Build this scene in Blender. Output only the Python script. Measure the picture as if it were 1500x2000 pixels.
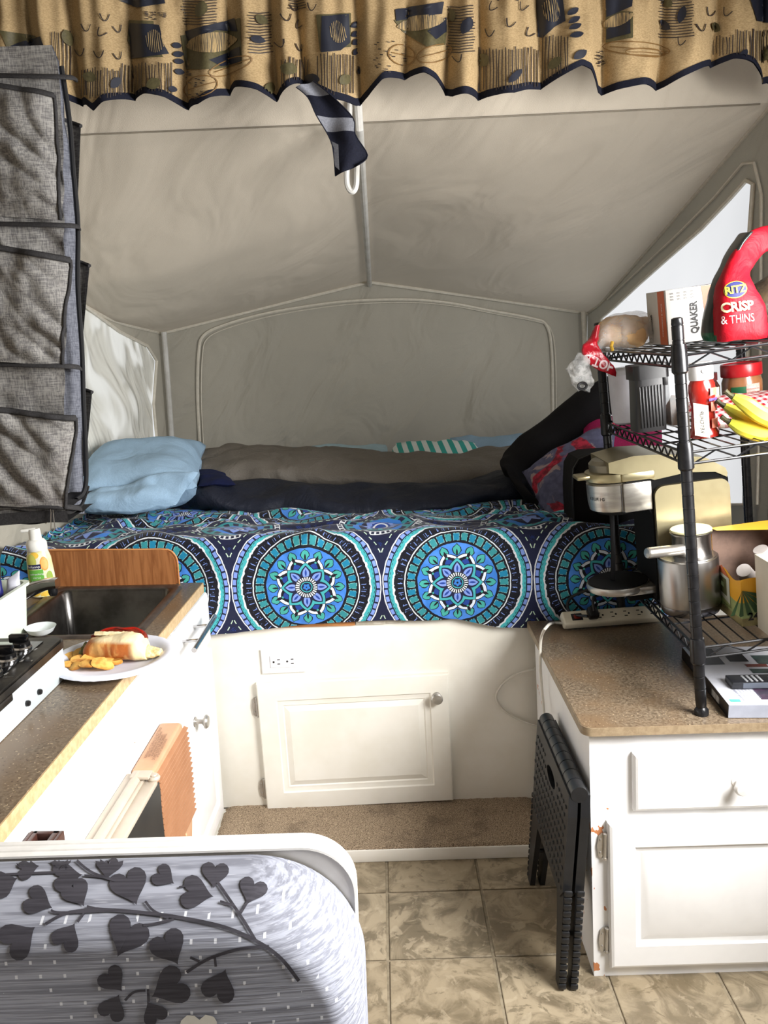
import bpy, bmesh, math, random
from math import sin, cos, pi, atan2, sqrt, radians, atan
from mathutils import Vector, Matrix, noise
from mathutils.bvhtree import BVHTree
from mathutils.geometry import tessellate_polygon
for o in list(bpy.data.objects): bpy.data.objects.remove(o)
sc = bpy.context.scene
COL = sc.collection
random.seed(7)

# ------------------------------------------------------------------ camera
FPX = 1650.0; PITCH = atan(345/1650.0); ROLL = 0.0305; CAMH = 1.30
FWD = Vector((0, cos(PITCH), -sin(PITCH)))
UP0 = Vector((0, sin(PITCH), cos(PITCH))); RT0 = Vector((1, 0, 0))
CR = RT0*cos(ROLL) - UP0*sin(ROLL); CU = RT0*sin(ROLL) + UP0*cos(ROLL)
CAM = Vector((0, 0, CAMH))
cd = bpy.data.cameras.new('camera'); co = bpy.data.objects.new('camera', cd); COL.objects.link(co)
m = Matrix.Identity(4)
for i in range(3):
    m[i][0] = CR[i]; m[i][1] = CU[i]; m[i][2] = -FWD[i]; m[i][3] = CAM[i]
co.matrix_world = m
cd.sensor_fit = 'VERTICAL'; cd.sensor_height = 32.0; cd.lens = FPX/2000.0*32.0
cd.clip_start = 0.02; cd.clip_end = 60
sc.camera = co
sc.view_settings.view_transform = 'Standard'; sc.view_settings.look = 'None'
sc.view_settings.exposure = 0.0; sc.view_settings.gamma = 1.0
sc.view_settings.use_curve_mapping = False

# ------------------------------------------------------------------ sky and daylight
w = bpy.data.worlds.new('overcast_sky'); sc.world = w; w.use_nodes = True
w.node_tree.nodes['Background'].inputs[0].default_value = (0.93, 0.96, 1.0, 1)
w.node_tree.nodes['Background'].inputs[1].default_value = 0.95
def area(name, loc, target, sx, sy, power, col=(1, 1, 1)):
    l = bpy.data.lights.new(name, 'AREA'); l.shape = 'RECTANGLE'; l.size = sx; l.size_y = sy
    l.energy = power; l.color = col
    o = bpy.data.objects.new(name, l); COL.objects.link(o); o.location = loc
    d = Vector(target)-Vector(loc)
    o.rotation_euler = d.to_track_quat('-Z', 'Y').to_euler()
    return o
# daylight through the side window opening right of the camera, and through the open door behind it
area('window_daylight', (1.20, 0.80, 1.36), (0.05, 1.12, 0.30), 0.80, 0.85, 108, (1.0, 0.985, 0.965))
area('door_daylight', (0.62, -1.5, 1.35), (0.45, 2.0, 0.6), 0.7, 1.5, 3, (1.0, 0.99, 0.97))
# sun on the outside of the left tent wall
sun = bpy.data.lights.new('sun', 'SUN'); sun.energy = 0.9; sun.angle = radians(1.0); sun.color = (1, .95, .86)
so = bpy.data.objects.new('sun', sun); COL.objects.link(so)
so.rotation_euler = Vector((0.62, 0.35, -0.75)).to_track_quat('-Z', 'Y').to_euler()

# ------------------------------------------------------------------ pixel -> point on a depth plane (layout survey)
def ray(px, py):
    d = FWD*FPX + CR*(px-750) - CU*(py-1000); return d/d.y
def at(px, py, Y): return CAM + ray(px, py)*Y
def atz(px, py, Z):
    d = ray(px, py); return CAM + d*((Z-CAMH)/d.z)
def atx(px, py, X):
    d = ray(px, py); return CAM + d*(X/d.x)

# ------------------------------------------------------------------ node expressions
class Ex:
    nt = None
    def __init__(s, k): s.k = k
    def op(o, *a):
        n = Ex.nt.nodes.new('ShaderNodeMath'); n.operation = o
        for i, x in enumerate(a):
            if isinstance(x, Ex): Ex.nt.links.new(x.k, n.inputs[i])
            else: n.inputs[i].default_value = x
        return Ex(n.outputs[0])
    def __add__(s, o): return Ex.op('ADD', s, o)
    __radd__ = __add__
    def __sub__(s, o): return Ex.op('SUBTRACT', s, o)
    def __rsub__(s, o): return Ex.op('SUBTRACT', o, s)
    def __mul__(s, o): return Ex.op('MULTIPLY', s, o)
    __rmul__ = __mul__
    def __truediv__(s, o): return Ex.op('DIVIDE', s, o)
    def __lt__(s, o): return Ex.op('LESS_THAN', s, o)
    def __gt__(s, o): return Ex.op('GREATER_THAN', s, o)
def eabs(a): return Ex.op('ABSOLUTE', a)
def esin(a): return Ex.op('SINE', a)
def ecos(a): return Ex.op('COSINE', a)
def esqrt(a): return Ex.op('SQRT', a)
def efmod(a, b): return Ex.op('FLOORED_MODULO', a, b)
def emax(a, b): return Ex.op('MAXIMUM', a, b)
def emin(a, b): return Ex.op('MINIMUM', a, b)
def eatan2(a, b): return Ex.op('ARCTAN2', a, b)
def band(x, a, b): return (x > a)*(x < b)
def cmix(fac, a, b):
    n = Ex.nt.nodes.new('ShaderNodeMix'); n.data_type = 'RGBA'
    for sk, x in ((n.inputs[0], fac), (n.inputs[6], a), (n.inputs[7], b)):
        if isinstance(x, Ex): Ex.nt.links.new(x.k, sk)
        elif isinstance(x, (int, float)): sk.default_value = x
        else: sk.default_value = (*x, 1)
    return Ex(n.outputs[2])
def enoise(vec, scale, detail=2, rough=.5, dist=0, out=0):
    n = Ex.nt.nodes.new('ShaderNodeTexNoise'); n.inputs['Scale'].default_value = scale
    n.inputs['Detail'].default_value = detail; n.inputs['Roughness'].default_value = rough
    n.inputs['Distortion'].default_value = dist
    if vec is not None: Ex.nt.links.new(vec.k, n.inputs['Vector'])
    return Ex(n.outputs[out])
def evor(vec, scale, feature='F1', out='Distance'):
    n = Ex.nt.nodes.new('ShaderNodeTexVoronoi'); n.inputs['Scale'].default_value = scale; n.feature = feature
    if vec is not None: Ex.nt.links.new(vec.k, n.inputs['Vector'])
    return Ex(n.outputs[out])
def coord(kind='Object'):
    n = Ex.nt.nodes.new('ShaderNodeTexCoord'); return Ex(n.outputs[kind])
def sep(v):
    n = Ex.nt.nodes.new('ShaderNodeSeparateXYZ'); Ex.nt.links.new(v.k, n.inputs[0])
    return Ex(n.outputs[0]), Ex(n.outputs[1]), Ex(n.outputs[2])
def comb(x, y, z):
    n = Ex.nt.nodes.new('ShaderNodeCombineXYZ')
    for i, a in enumerate((x, y, z)):
        if isinstance(a, Ex): Ex.nt.links.new(a.k, n.inputs[i])
        else: n.inputs[i].default_value = a
    return Ex(n.outputs[0])
def smooth(x, a, b):
    n = Ex.nt.nodes.new('ShaderNodeMapRange'); n.interpolation_type = 'SMOOTHSTEP'
    Ex.nt.links.new(x.k, n.inputs[0]); n.inputs[1].default_value = a; n.inputs[2].default_value = b
    return Ex(n.outputs[0])
def lin(c):
    return tuple(((v/255)/12.92 if v <= 10 else (((v/255)+.055)/1.055)**2.4) for v in c)

def newmat(name):
    mt = bpy.data.materials.new(name); mt.use_nodes = True; Ex.nt = mt.node_tree
    return mt, mt.node_tree.nodes['Principled BSDF']
def setc(p, sock, x):
    if isinstance(x, Ex): Ex.nt.links.new(x.k, p.inputs[sock])
    else: p.inputs[sock].default_value = (*x, 1) if isinstance(x, tuple) else x
def bump(p, h, strength=.3, dist=.002):
    n = Ex.nt.nodes.new('ShaderNodeBump'); n.inputs['Strength'].default_value = strength
    n.inputs['Distance'].default_value = dist
    Ex.nt.links.new(h.k, n.inputs['Height']); Ex.nt.links.new(n.outputs[0], p.inputs['Normal'])
def mat(name, c1, c2=None, scale=30, rough=.5, metal=0, bmp=0, bscale=None, bdist=.001, coat=0, spec=None, trans=0, alpha=1, stretch=None, thr=None):
    mt, p = newmat(name); v = coord('Object')
    if stretch:
        x, y, z = sep(v); v = comb(x*stretch[0], y*stretch[1], z*stretch[2])
    c1 = lin(c1); c2 = lin(c2) if c2 else tuple(x*.9 for x in c1)
    nz = enoise(v, scale, 4, .6)
    f = smooth(nz, *(thr or (.35, .65)))
    setc(p, 'Base Color', cmix(f, c1, c2))
    p.inputs['Roughness'].default_value = rough; p.inputs['Metallic'].default_value = metal
    if coat: p.inputs['Coat Weight'].default_value = coat
    if spec is not None: p.inputs['Specular IOR Level'].default_value = spec
    if trans: p.inputs['Transmission Weight'].default_value = trans
    if alpha < 1: p.inputs['Alpha'].default_value = alpha
    if bmp: bump(p, enoise(v, bscale or scale*2, 4, .6), bmp, bdist)
    return mt
def canvas(name, col, tr, tcol=None, bmpd=.006, wr=5, rough=.7):
    """cloth that lets daylight through: diffuse plus translucent"""
    mt = bpy.data.materials.new(name); mt.use_nodes = True; nt = mt.node_tree; Ex.nt = nt
    nt.nodes.clear(); out = nt.nodes.new('ShaderNodeOutputMaterial')
    d = nt.nodes.new('ShaderNodeBsdfDiffuse'); t = nt.nodes.new('ShaderNodeBsdfTranslucent'); mx = nt.nodes.new('ShaderNodeMixShader')
    v = coord('Object'); n1 = enoise(v, 2.2, 3, .5)
    c = cmix(smooth(n1, .3, .7), lin(col), tuple(x*.93 for x in lin(col)))
    nt.links.new(c.k, d.inputs[0]); nt.links.new(c.k, t.inputs[0])
    if tcol: nt.links.remove(t.inputs[0].links[0]); t.inputs[0].default_value = (*lin(tcol), 1)
    mx.inputs[0].default_value = tr
    nt.links.new(d.outputs[0], mx.inputs[1]); nt.links.new(t.outputs[0], mx.inputs[2])
    x, y, z = sep(v)
    vv = comb(x*1.0+y*.35, y*.55, z*1.0-x*.5)
    h = enoise(vv, wr, 3, .45, 1.0) + enoise(v, 500, 2)*.02
    b = nt.nodes.new('ShaderNodeBump'); b.inputs['Strength'].default_value = .9; b.inputs['Distance'].default_value = bmpd
    nt.links.new(h.k, b.inputs['Height']); nt.links.new(b.outputs[0], d.inputs['Normal']); nt.links.new(b.outputs[0], t.inputs['Normal'])
    nt.links.new(mx.outputs[0], out.inputs[0])
    return mt

# ------------------------------------------------------------------ mesh helpers
MW = {}
def tagk(o, label=None, cat=None, group=None, kind=None):
    if label: o['label'] = label
    if cat: o['category'] = cat
    if group: o['group'] = group
    if kind: o['kind'] = kind
    return o
def thing(name, label, cat, loc=(0, 0, 0), M=None, group=None, kind=None):
    o = bpy.data.objects.new(name, None); COL.objects.link(o); o.empty_display_size = .05
    M = M or Matrix.Translation(Vector(loc)); o.matrix_world = M; MW[o.name] = M.copy()
    return tagk(o, label, cat, group, kind)
class MB:
    def __init__(s): s.v = []; s.f = []; s.m = []; s.uv = []; s.hasuv = False
    def add(s, vs, fs, mi=0, uvs=None, M=None):
        b = len(s.v)
        s.v += [(M @ Vector(v)) if M else Vector(v) for v in vs]
        for i, f in enumerate(fs):
            s.f.append(tuple(b+k for k in f)); s.m.append(mi if isinstance(mi, int) else mi[i])
        if uvs: s.hasuv = True; s.uv += uvs
        else: s.uv += [(0, 0)]*len(vs)
        return s
    def bm(s, bm, mi=0, M=None):
        bm.verts.index_update()
        s.add([v.co.copy() for v in bm.verts], [[v.index for v in f.verts] for f in bm.faces], mi, None, M); bm.free(); return s
    def box(s, x0, x1, y0, y1, z0, z1, bev=0, mi=0, M=None, seg=2):
        bm = bmesh.new(); bmesh.ops.create_cube(bm, size=1)
        for v in bm.verts: v.co = Vector(((x0+x1)/2+v.co.x*(x1-x0), (y0+y1)/2+v.co.y*(y1-y0), (z0+z1)/2+v.co.z*(z1-z0)))
        if bev: bmesh.ops.bevel(bm, geom=bm.edges[:], offset=bev, segments=seg, profile=.5, affect='EDGES')
        return s.bm(bm, mi, M)
    def grid(s, fn, nu, nv, mi=0, cu=False, uvf=None, mf=None, M=None):
        vs = []; uvs = []
        for j in range(nv+1):
            for i in range(nu if cu else nu+1):
                vs.append(fn(i/nu, j/nv)); uvs.append(uvf(i/nu, j/nv) if uvf else (i/nu, j/nv))
        W = nu if cu else nu+1; fs = []; ms = []
        for j in range(nv):
            for i in range(nu):
                a = j*W+i; b = j*W+(i+1) % W; fs.append((a, b, b+W, a+W)); ms.append(mf(i/nu, j/nv) if mf else mi)
        return s.add(vs, fs, ms, uvs, M)
    def lathe(s, prof, n=24, c=(0, 0, 0), axis=None, mi=0, M=None, sx=1, sy=1):
        q = Matrix.Translation(Vector(c))
        if axis is not None: q = q @ Vector(axis).to_track_quat('Z', 'Y').to_matrix().to_4x4()
        if M: q = M @ q
        vs = []; fs = []
        for r, z in prof:
            for i in range(n): vs.append((r*cos(2*pi*i/n)*sx, r*sin(2*pi*i/n)*sy, z))
        for j in range(len(prof)-1):
            for i in range(n):
                k = (i+1) % n; fs.append((j*n+i, j*n+k, (j+1)*n+k, (j+1)*n+i))
        if prof[0][0] > 1e-5: fs.append(tuple(reversed(range(n))))
        if prof[-1][0] > 1e-5: fs.append(tuple((len(prof)-1)*n+i for i in range(n)))
        return s.add(vs, fs, mi, None, q)
    def tube(s, pts, r, n=8, closed=False, mi=0, M=None, r2=None):
        pts = [Vector(p) for p in pts]; N = len(pts); vs = []; fs = []
        up = None
        for i, p in enumerate(pts):
            a = pts[i-1] if (i or closed) else pts[0]; b = pts[(i+1) % N] if (i < N-1 or closed) else pts[-1]
            t = (b-a).normalized()
            if up is None: up = t.orthogonal().normalized()
            up = (up - t*up.dot(t)); up = up.normalized() if up.length > 1e-6 else t.orthogonal().normalized()
            sd = t.cross(up); rr = r[i] if isinstance(r, (list, tuple)) else r; rb = r2 or rr
            for k in range(n):
                an = 2*pi*k/n; vs.append(p+up*rr*cos(an)+sd*rb*sin(an))
        for i in range(N if closed else N-1):
            for k in range(n):
                a = i*n+k; b = i*n+(k+1) % n; c = ((i+1) % N)*n+(k+1) % n; d = ((i+1) % N)*n+k; fs.append((a, b, c, d))
        if not closed: fs.append(tuple(reversed(range(n)))); fs.append(tuple((N-1)*n+k for k in range(n)))
        return s.add(vs, fs, mi, None, M)
    def cyl(s, a, b, r, r2=None, n=16, mi=0, M=None):
        a = Vector(a); b = Vector(b); L = (b-a).length
        return s.lathe([(r, 0), (r if r2 is None else r2, L)], n, a, b-a, mi, M)
    def prism(s, poly, fn, d0, d1, mi=0, M=None):
        """extrude 2-D polygon; fn(x, y, d) -> point"""
        n = len(poly); vs = [fn(x, y, d0) for x, y in poly]+[fn(x, y, d1) for x, y in poly]
        fs = [tuple(reversed(range(n))), tuple(range(n, 2*n))]+[(i, (i+1) % n, n+(i+1) % n, n+i) for i in range(n)]
        return s.add(vs, fs, mi, None, M)
    def panel(s, x0, x1, z0, z1, rings, fn, mi=0, M=None):
        """nested rectangles (inset, height): routed cabinet doors"""
        vs = []; fs = []
        for ins, h in rings:
            for x, z in ((x0+ins, z0+ins), (x1-ins, z0+ins), (x1-ins, z1-ins), (x0+ins, z1-ins)): vs.append(fn(x, z, h))
        for j in range(len(rings)-1):
            for k in range(4): fs.append((j*4+k, j*4+(k+1) % 4, (j+1)*4+(k+1) % 4, (j+1)*4+k))
        fs.append(tuple(range(len(rings)*4-4, len(rings)*4))); fs.append((3, 2, 1, 0))
        return s.add(vs, fs, mi, None, M)
    def jitter(s, amp, freq, seed=0, aniso=(1, 1, 1)):
        o = Vector((seed*7.3, seed*3.1, seed*1.7))
        s.v = [v + noise.noise_vector(Vector((v.x*aniso[0], v.y*aniso[1], v.z*aniso[2]))*freq+o)*amp for v in s.v]; return s
    def bvh(s): return BVHTree.FromPolygons(s.v, s.f)
    def build(s, name, mats, parent=None, local=False, sharp=35, label=None, cat=None, group=None, kind=None, flat=False):
        if not isinstance(mats, (list, tuple)): mats = [mats]
        if parent is not None:
            M = MW[parent.name]; vs = s.v if local else [M.inverted() @ v for v in s.v]
        else:
            xs = [v.x for v in s.v]; ys = [v.y for v in s.v]; zs = [v.z for v in s.v]
            M = Matrix.Translation(((min(xs)+max(xs))/2, (min(ys)+max(ys))/2, min(zs))); vs = [v-M.translation for v in s.v]
        me = bpy.data.meshes.new(name); me.from_pydata([tuple(v) for v in vs], [], s.f)
        for mm in mats: me.materials.append(mm)
        me.polygons.foreach_set('material_index', s.m)
        if s.hasuv:
            uvl = me.uv_layers.new(name='UVMap'); li = [0]*len(me.loops); me.loops.foreach_get('vertex_index', li)
            fl = []
            for k in li: fl += s.uv[k]
            uvl.data.foreach_set('uv', fl)
        me.update(); me.validate()
        if not flat:
            me.shade_smooth(); me.set_sharp_from_angle(angle=radians(sharp))
        o = bpy.data.objects.new(name, me); COL.objects.link(o)
        if parent is not None: o.parent = parent
        else: o.matrix_world = M
        MW[o.name] = M.copy()
        return tagk(o, label, cat, group, kind)
def copy_part(src, parent, M=None):
    c = src.copy(); COL.objects.link(c); c.parent = parent
    if M is not None: c.matrix_local = M
    return c
def rrect(x0, x1, y0, y1, r, n=5):
    if isinstance(r, (int, float)): r = [r]*4
    out = []
    for (cx, cy, a0, rr) in ((x1-r[0], y0+r[0], -pi/2, r[0]), (x1-r[1], y1-r[1], 0, r[1]), (x0+r[2], y1-r[2], pi/2, r[2]), (x0+r[3], y0+r[3], pi, r[3])):
        for i in range(n+1):
            a = a0+pi/2*i/n; out.append((cx+rr*cos(a), cy+rr*sin(a)))
    return out
def interp(tab, x):
    if x <= tab[0][0]: return tab[0][1]
    for (a, b), (c, d) in zip(tab, tab[1:]):
        if x <= c: return b+(d-b)*(x-a)/(c-a)
    return tab[-1][1]
def spline(pts, n=8):
    pts = [Vector(p) for p in pts]; out = []
    for i in range(len(pts)-1):
        p0 = pts[max(i-1, 0)]; p1 = pts[i]; p2 = pts[i+1]; p3 = pts[min(i+2, len(pts)-1)]
        for k in range(n):
            t = k/n
            out.append(.5*((2*p1)+(p2-p0)*t+(2*p0-5*p1+4*p2-p3)*t*t+(3*p1-p0-3*p2+p3)*t**3))
    return out+[pts[-1]]
def soft(mb, a, b, c, d, thick, n=28, p=2.5, q=.5, amp=.006, freq=9, seed=1, mi=0, curve=0, fold=0):
    """a stuffed or folded cloth body spanned by four corners"""
    a, b, c, d = map(Vector, (a, b, c, d)); nrm = (b-a).cross(d-a).normalized(); so_ = Vector((seed*5.1, seed*2.3, seed*.7))
    for sgn in (1, -1):
        def fn(u, v):
            P = (a*(1-u)+b*u)*(1-v)+(d*(1-u)+c*u)*v
            e = max(0, (1-abs(2*u-1)**p)*(1-abs(2*v-1)**p)); h = thick/2*e**q
            P = P+nrm*(sgn*h+curve*sin(pi*u)*sin(pi*v))
            P = P+noise.noise_vector(P*freq+so_)*amp+noise.noise_vector(P*freq*2.7+so_)*amp*.45
            if fold: P = P+nrm*fold*abs(noise.noise(Vector((P.x*4, P.y*4, P.z*14))+so_))
            return P
        mb.grid(fn, n, n, mi)
    return mb
def loft(mb, rings, n=24, ex=2, amp=0, freq=8, seed=1, mi=0, mf=None, sub=6, caps=True):
    """rings: (centre, vecA, vecB) superellipse cross sections, splined along the way"""
    C = spline([r[0] for r in rings], sub); A = spline([r[1] for r in rings], sub); B = spline([r[2] for r in rings], sub)
    so_ = Vector((seed*5.1, seed*2.3, seed*.7)); vs = []; N = len(C)
    def se(x): return math.copysign(abs(x)**(2/ex), x)
    for c, a, b in zip(C, A, B):
        for k in range(n):
            t = 2*pi*k/n; P = c+a*se(cos(t))+b*se(sin(t))
            if amp: P = P+noise.noise_vector(P*freq+so_)*amp+noise.noise_vector(P*freq*2.5+so_)*amp*.45
            vs.append(P)
    fs = []; ms = []
    for j in range(N-1):
        for k in range(n):
            fs.append((j*n+k, j*n+(k+1) % n, (j+1)*n+(k+1) % n, (j+1)*n+k)); ms.append(mf(j/(N-1), k/n) if mf else mi)
    if caps:
        fs.append(tuple(reversed(range(n)))); ms.append(ms[0]); fs.append(tuple((N-1)*n+k for k in range(n))); ms.append(ms[-1])
    return mb.add(vs, fs, ms)

# printing on a surface: shapes surveyed in the picture, laid on the real surface by ray casting
def hitpt(bvh, px, py, off):
    d = ray(px, py).normalized(); h = bvh.ray_cast(CAM, d)
    if h[0] is None: return None
    nn = h[1]
    if nn.dot(d) > 0: nn = -nn
    return h[0]+nn*off
def pr_star(mb, bvh, poly, mi=0, off=.0012, step=7, c=None):
    pl = []
    for i, p in enumerate(poly):
        q = poly[(i+1) % len(poly)]; L = math.hypot(q[0]-p[0], q[1]-p[1]); k = max(1, int(L/step))
        pl += [(p[0]+(q[0]-p[0])*t/k, p[1]+(q[1]-p[1])*t/k) for t in range(k)]
    if c is None: c = (sum(p[0] for p in pl)/len(pl), sum(p[1] for p in pl)/len(pl))
    R = max(math.hypot(p[0]-c[0], p[1]-c[1]) for p in pl); nr = max(1, int(R/step)); N = len(pl)
    pts = [hitpt(bvh, *c, off)]
    for j in range(1, nr+1): pts += [hitpt(bvh, c[0]+(p[0]-c[0])*j/nr, c[1]+(p[1]-c[1])*j/nr, off) for p in pl]
    fs = [(0, 1+i, 1+(i+1) % N) for i in range(N)]
    for j in range(nr-1): fs += [(1+j*N+i, 1+(j+1)*N+i, 1+(j+1)*N+(i+1) % N, 1+j*N+(i+1) % N) for i in range(N)]
    emit(mb, pts, fs, mi)
def emit(mb, pts, fs, mi):
    ok = []
    for f in fs:
        P = [pts[i] for i in f]
        if any(p is None for p in P): continue
        if max((P[i]-P[i-1]).length for i in range(len(P))) > .045: continue
        ok.append(f)
    if not ok: return
    used = sorted({i for f in ok for i in f}); mp = {k: i for i, k in enumerate(used)}
    mb.add([pts[i] for i in used], [tuple(mp[i] for i in f) for f in ok], mi)
def pr_line(mb, bvh, pts, wd=2.5, mi=0, off=.0013, step=6):
    pl = []
    for p, q in zip(pts, pts[1:]):
        L = math.hypot(q[0]-p[0], q[1]-p[1]); k = max(1, int(L/step))
        pl += [(p[0]+(q[0]-p[0])*t/k, p[1]+(q[1]-p[1])*t/k) for t in range(k)]
    pl.append(pts[-1]); out = []
    for i, p in enumerate(pl):
        a = pl[max(i-1, 0)]; b = pl[min(i+1, len(pl)-1)]; dx = b[0]-a[0]; dy = b[1]-a[1]; L = math.hypot(dx, dy) or 1
        nx = -dy/L*wd/2; ny = dx/L*wd/2
        out += [hitpt(bvh, p[0]+nx, p[1]+ny, off), hitpt(bvh, p[0]-nx, p[1]-ny, off)]
    emit(mb, out, [(2*i, 2*i+1, 2*i+3, 2*i+2) for i in range(len(pl)-1)], mi)
def bez(p0, p1, p2, n=8):
    return [((1-t)**2*p0[0]+2*t*(1-t)*p1[0]+t*t*p2[0], (1-t)**2*p0[1]+2*t*(1-t)*p1[1]+t*t*p2[1]) for t in [i/n for i in range(n+1)]]
def leaf2(cx, cy, L, W, ang, n=8):
    out = []
    for i in range(2*n):
        t = i/n*pi; x = cos(t)*L/2; y = sin(t)*W/2*(abs(sin(t))**.5)
        out.append((cx+x*cos(ang)-y*sin(ang), cy+x*sin(ang)+y*cos(ang)))
    return out
_txt = {}
def text_verts(s, size, bold=0, cond=1.0):
    k = (s, size, bold, cond)
    if k in _txt: return _txt[k]
    cu = bpy.data.curves.new('lettering', 'FONT'); cu.body = s; cu.size = size; cu.align_x = 'CENTER'; cu.align_y = 'CENTER'; cu.offset = bold
    cu.resolution_u = 3
    o = bpy.data.objects.new('lettering', cu); COL.objects.link(o); bpy.context.view_layer.update()
    me = o.to_mesh(); vs = [(v.co.x*cond, v.co.y) for v in me.vertices]; fs = [tuple(p.vertices) for p in me.polygons]
    o.to_mesh_clear(); bpy.data.objects.remove(o); bpy.data.curves.remove(cu)
    _txt[k] = (vs, fs); return _txt[k]
def text(mb, s, size, O, X, Y, mi=0, bold=0, cond=1.0):
    """flat lettering at O with baseline direction X and up direction Y"""
    vs, fs = text_verts(s, size, bold, cond); O = Vector(O); X = Vector(X).normalized(); Y = Vector(Y).normalized()
    mb.add([O+X*x+Y*y for x, y in vs], fs, mi)
def text_px(mb, bvh, s, size, cx, cy, ang, mi=0, bold=0, cond=1.0, off=.0015):
    vs, fs = text_verts(s, size, bold, cond); c = cos(ang); sn = sin(ang)
    emit(mb, [hitpt(bvh, cx+x*c+y*sn, cy+x*sn-y*c, off) for x, y in vs], fs, mi)
# ------------------------------------------------------------------ materials
M_canvas = canvas('tent_canvas', (172, 167, 154), .12, bmpd=.055, wr=4)
M_canvas_top = canvas('tent_roof_canvas', (196, 186, 170), .18, bmpd=.040, wr=3.4)
M_screen = canvas('window_cloth', (250, 248, 246), .97, bmpd=.01, wr=4)
M_pipe = mat('tent_piping', (214, 208, 194), (204, 198, 184), 60, .7)
M_pole = mat('white_pole', (205, 204, 200), (190, 188, 182), 20, .35)
M_white = mat('white_paint', (236, 233, 226), (228, 224, 214), 6, .32, bmp=.06, bscale=60, bdist=.001)
M_galley = mat('bright_white_paint', (246, 246, 246), (238, 238, 238), 6, .3, bmp=.06, bscale=60, bdist=.001)
M_cream = mat('cream_wall_paint', (238, 235, 226), (230, 226, 214), 5, .4, bmp=.08, bscale=45, bdist=.001)
M_chrome = mat('chrome', (200, 200, 202), (180, 180, 182), 10, .14, 1)
M_steel = mat('brushed_steel', (150, 148, 144), (128, 126, 122), 14, .32, 1, stretch=(1, 1, 12), bmp=.05, bscale=200)
M_nickel = mat('brushed_nickel', (196, 192, 186), (176, 172, 166), 30, .32, .75)
M_black = mat('black_plastic', (18, 18, 20), (26, 26, 28), 40, .38)
M_blackm = mat('black_enamel_wire', (20, 20, 22), (32, 32, 34), 40, .28, .3)
M_paper = mat('white_print', (235, 235, 232), rough=.6)
M_ink = mat('black_print', (22, 20, 22), rough=.6)
M_navyprint = mat('navy_print', (30, 32, 74), rough=.5)

def counter_material(name):
    mt, p = newmat(name); v = coord('Object')
    c = cmix(smooth(enoise(v, 160, 3), .4, .62), lin((122, 108, 90)), lin((90, 77, 62)))
    c = cmix(smooth(enoise(v, 9, 3), .35, .7), c, lin((112, 92, 70)))
    n2 = enoise(v, 230, 1)
    c = cmix((n2 > .70)*.7, c, lin((186, 164, 132)))
    v2 = evor(v, 110)
    c = cmix((v2 < .15)*.85, c, lin((70, 48, 36)))
    setc(p, 'Base Color', c); p.inputs['Roughness'].default_value = .3
    return mt
M_counter = counter_material('speckled_laminate')
M_edge = mat('laminate_edge', (196, 170, 130), (176, 148, 108), 90, .45)
M_edge2 = mat('laminate_edge_brown', (150, 132, 106), (132, 114, 90), 90, .45)

def tile_material():
    mt, p = newmat('stone_vinyl'); g = Ex.nt.nodes.new('ShaderNodeNewGeometry'); v = Ex(g.outputs['Position'])
    oi = Ex.nt.nodes.new('ShaderNodeObjectInfo'); rnd = Ex(oi.outputs['Random'])
    x, y, z = sep(v); vv = comb(x+rnd*13, y+rnd*7, rnd*5)
    n1 = enoise(vv, 9, 6, .62, 1.4); n2 = enoise(vv, 26, 5, .6, .6)
    c = cmix(smooth(n1, .38, .60), lin((108, 97, 78)), lin((162, 148, 124)))
    c = cmix(smooth(n2, .56, .62)*.55, c, lin((178, 164, 140)))
    c = cmix(smooth(enoise(vv, 14, 6, .65, 2), .55, .63)*.6, c, lin((84, 75, 58)))
    c = cmix(rnd*.35, c, lin((128, 112, 86)))
    setc(p, 'Base Color', c); p.inputs['Roughness'].default_value = .36
    bump(p, n2, .25, .001); return mt
M_tile = tile_material()
M_grout = mat('grout', (148, 136, 114), (128, 116, 96), 60, .8)
def carpet_material():
    mt, p = newmat('beige_carpet'); v = coord('Object')
    n = enoise(v, 420, 3, .7)
    c = cmix(smooth(n, .35, .65), lin((96, 78, 60)), lin((196, 174, 146)))
    c = cmix(smooth(enoise(v, 12, 4), .5, .75)*.45, c, lin((80, 64, 50)))
    setc(p, 'Base Color', c); p.inputs['Roughness'].default_value = .95; bump(p, n, .9, .004); return mt
M_carpet = carpet_material()
def wood_material(name, c1, c2, along='x', sc_=1.0):
    mt, p = newmat(name); v = coord('Object'); x, y, z = sep(v)
    vv = comb(x*sc_*(1 if along == 'x' else 14), y*14, z*(14 if along == 'x' else 1))
    n = enoise(vv, 6, 5, .6, .8)
    c = cmix(smooth(n, .35, .66), lin(c1), lin(c2)); setc(p, 'Base Color', c)
    p.inputs['Roughness'].default_value = .42; return mt
M_oak = wood_material('oak_laminate', (158, 104, 62), (128, 78, 42), 'z')
M_oakedge = wood_material('oak_edge', (190, 134, 84), (168, 112, 64))
M_ply = wood_material('orange_wood', (196, 136, 82), (170, 110, 62))

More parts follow.
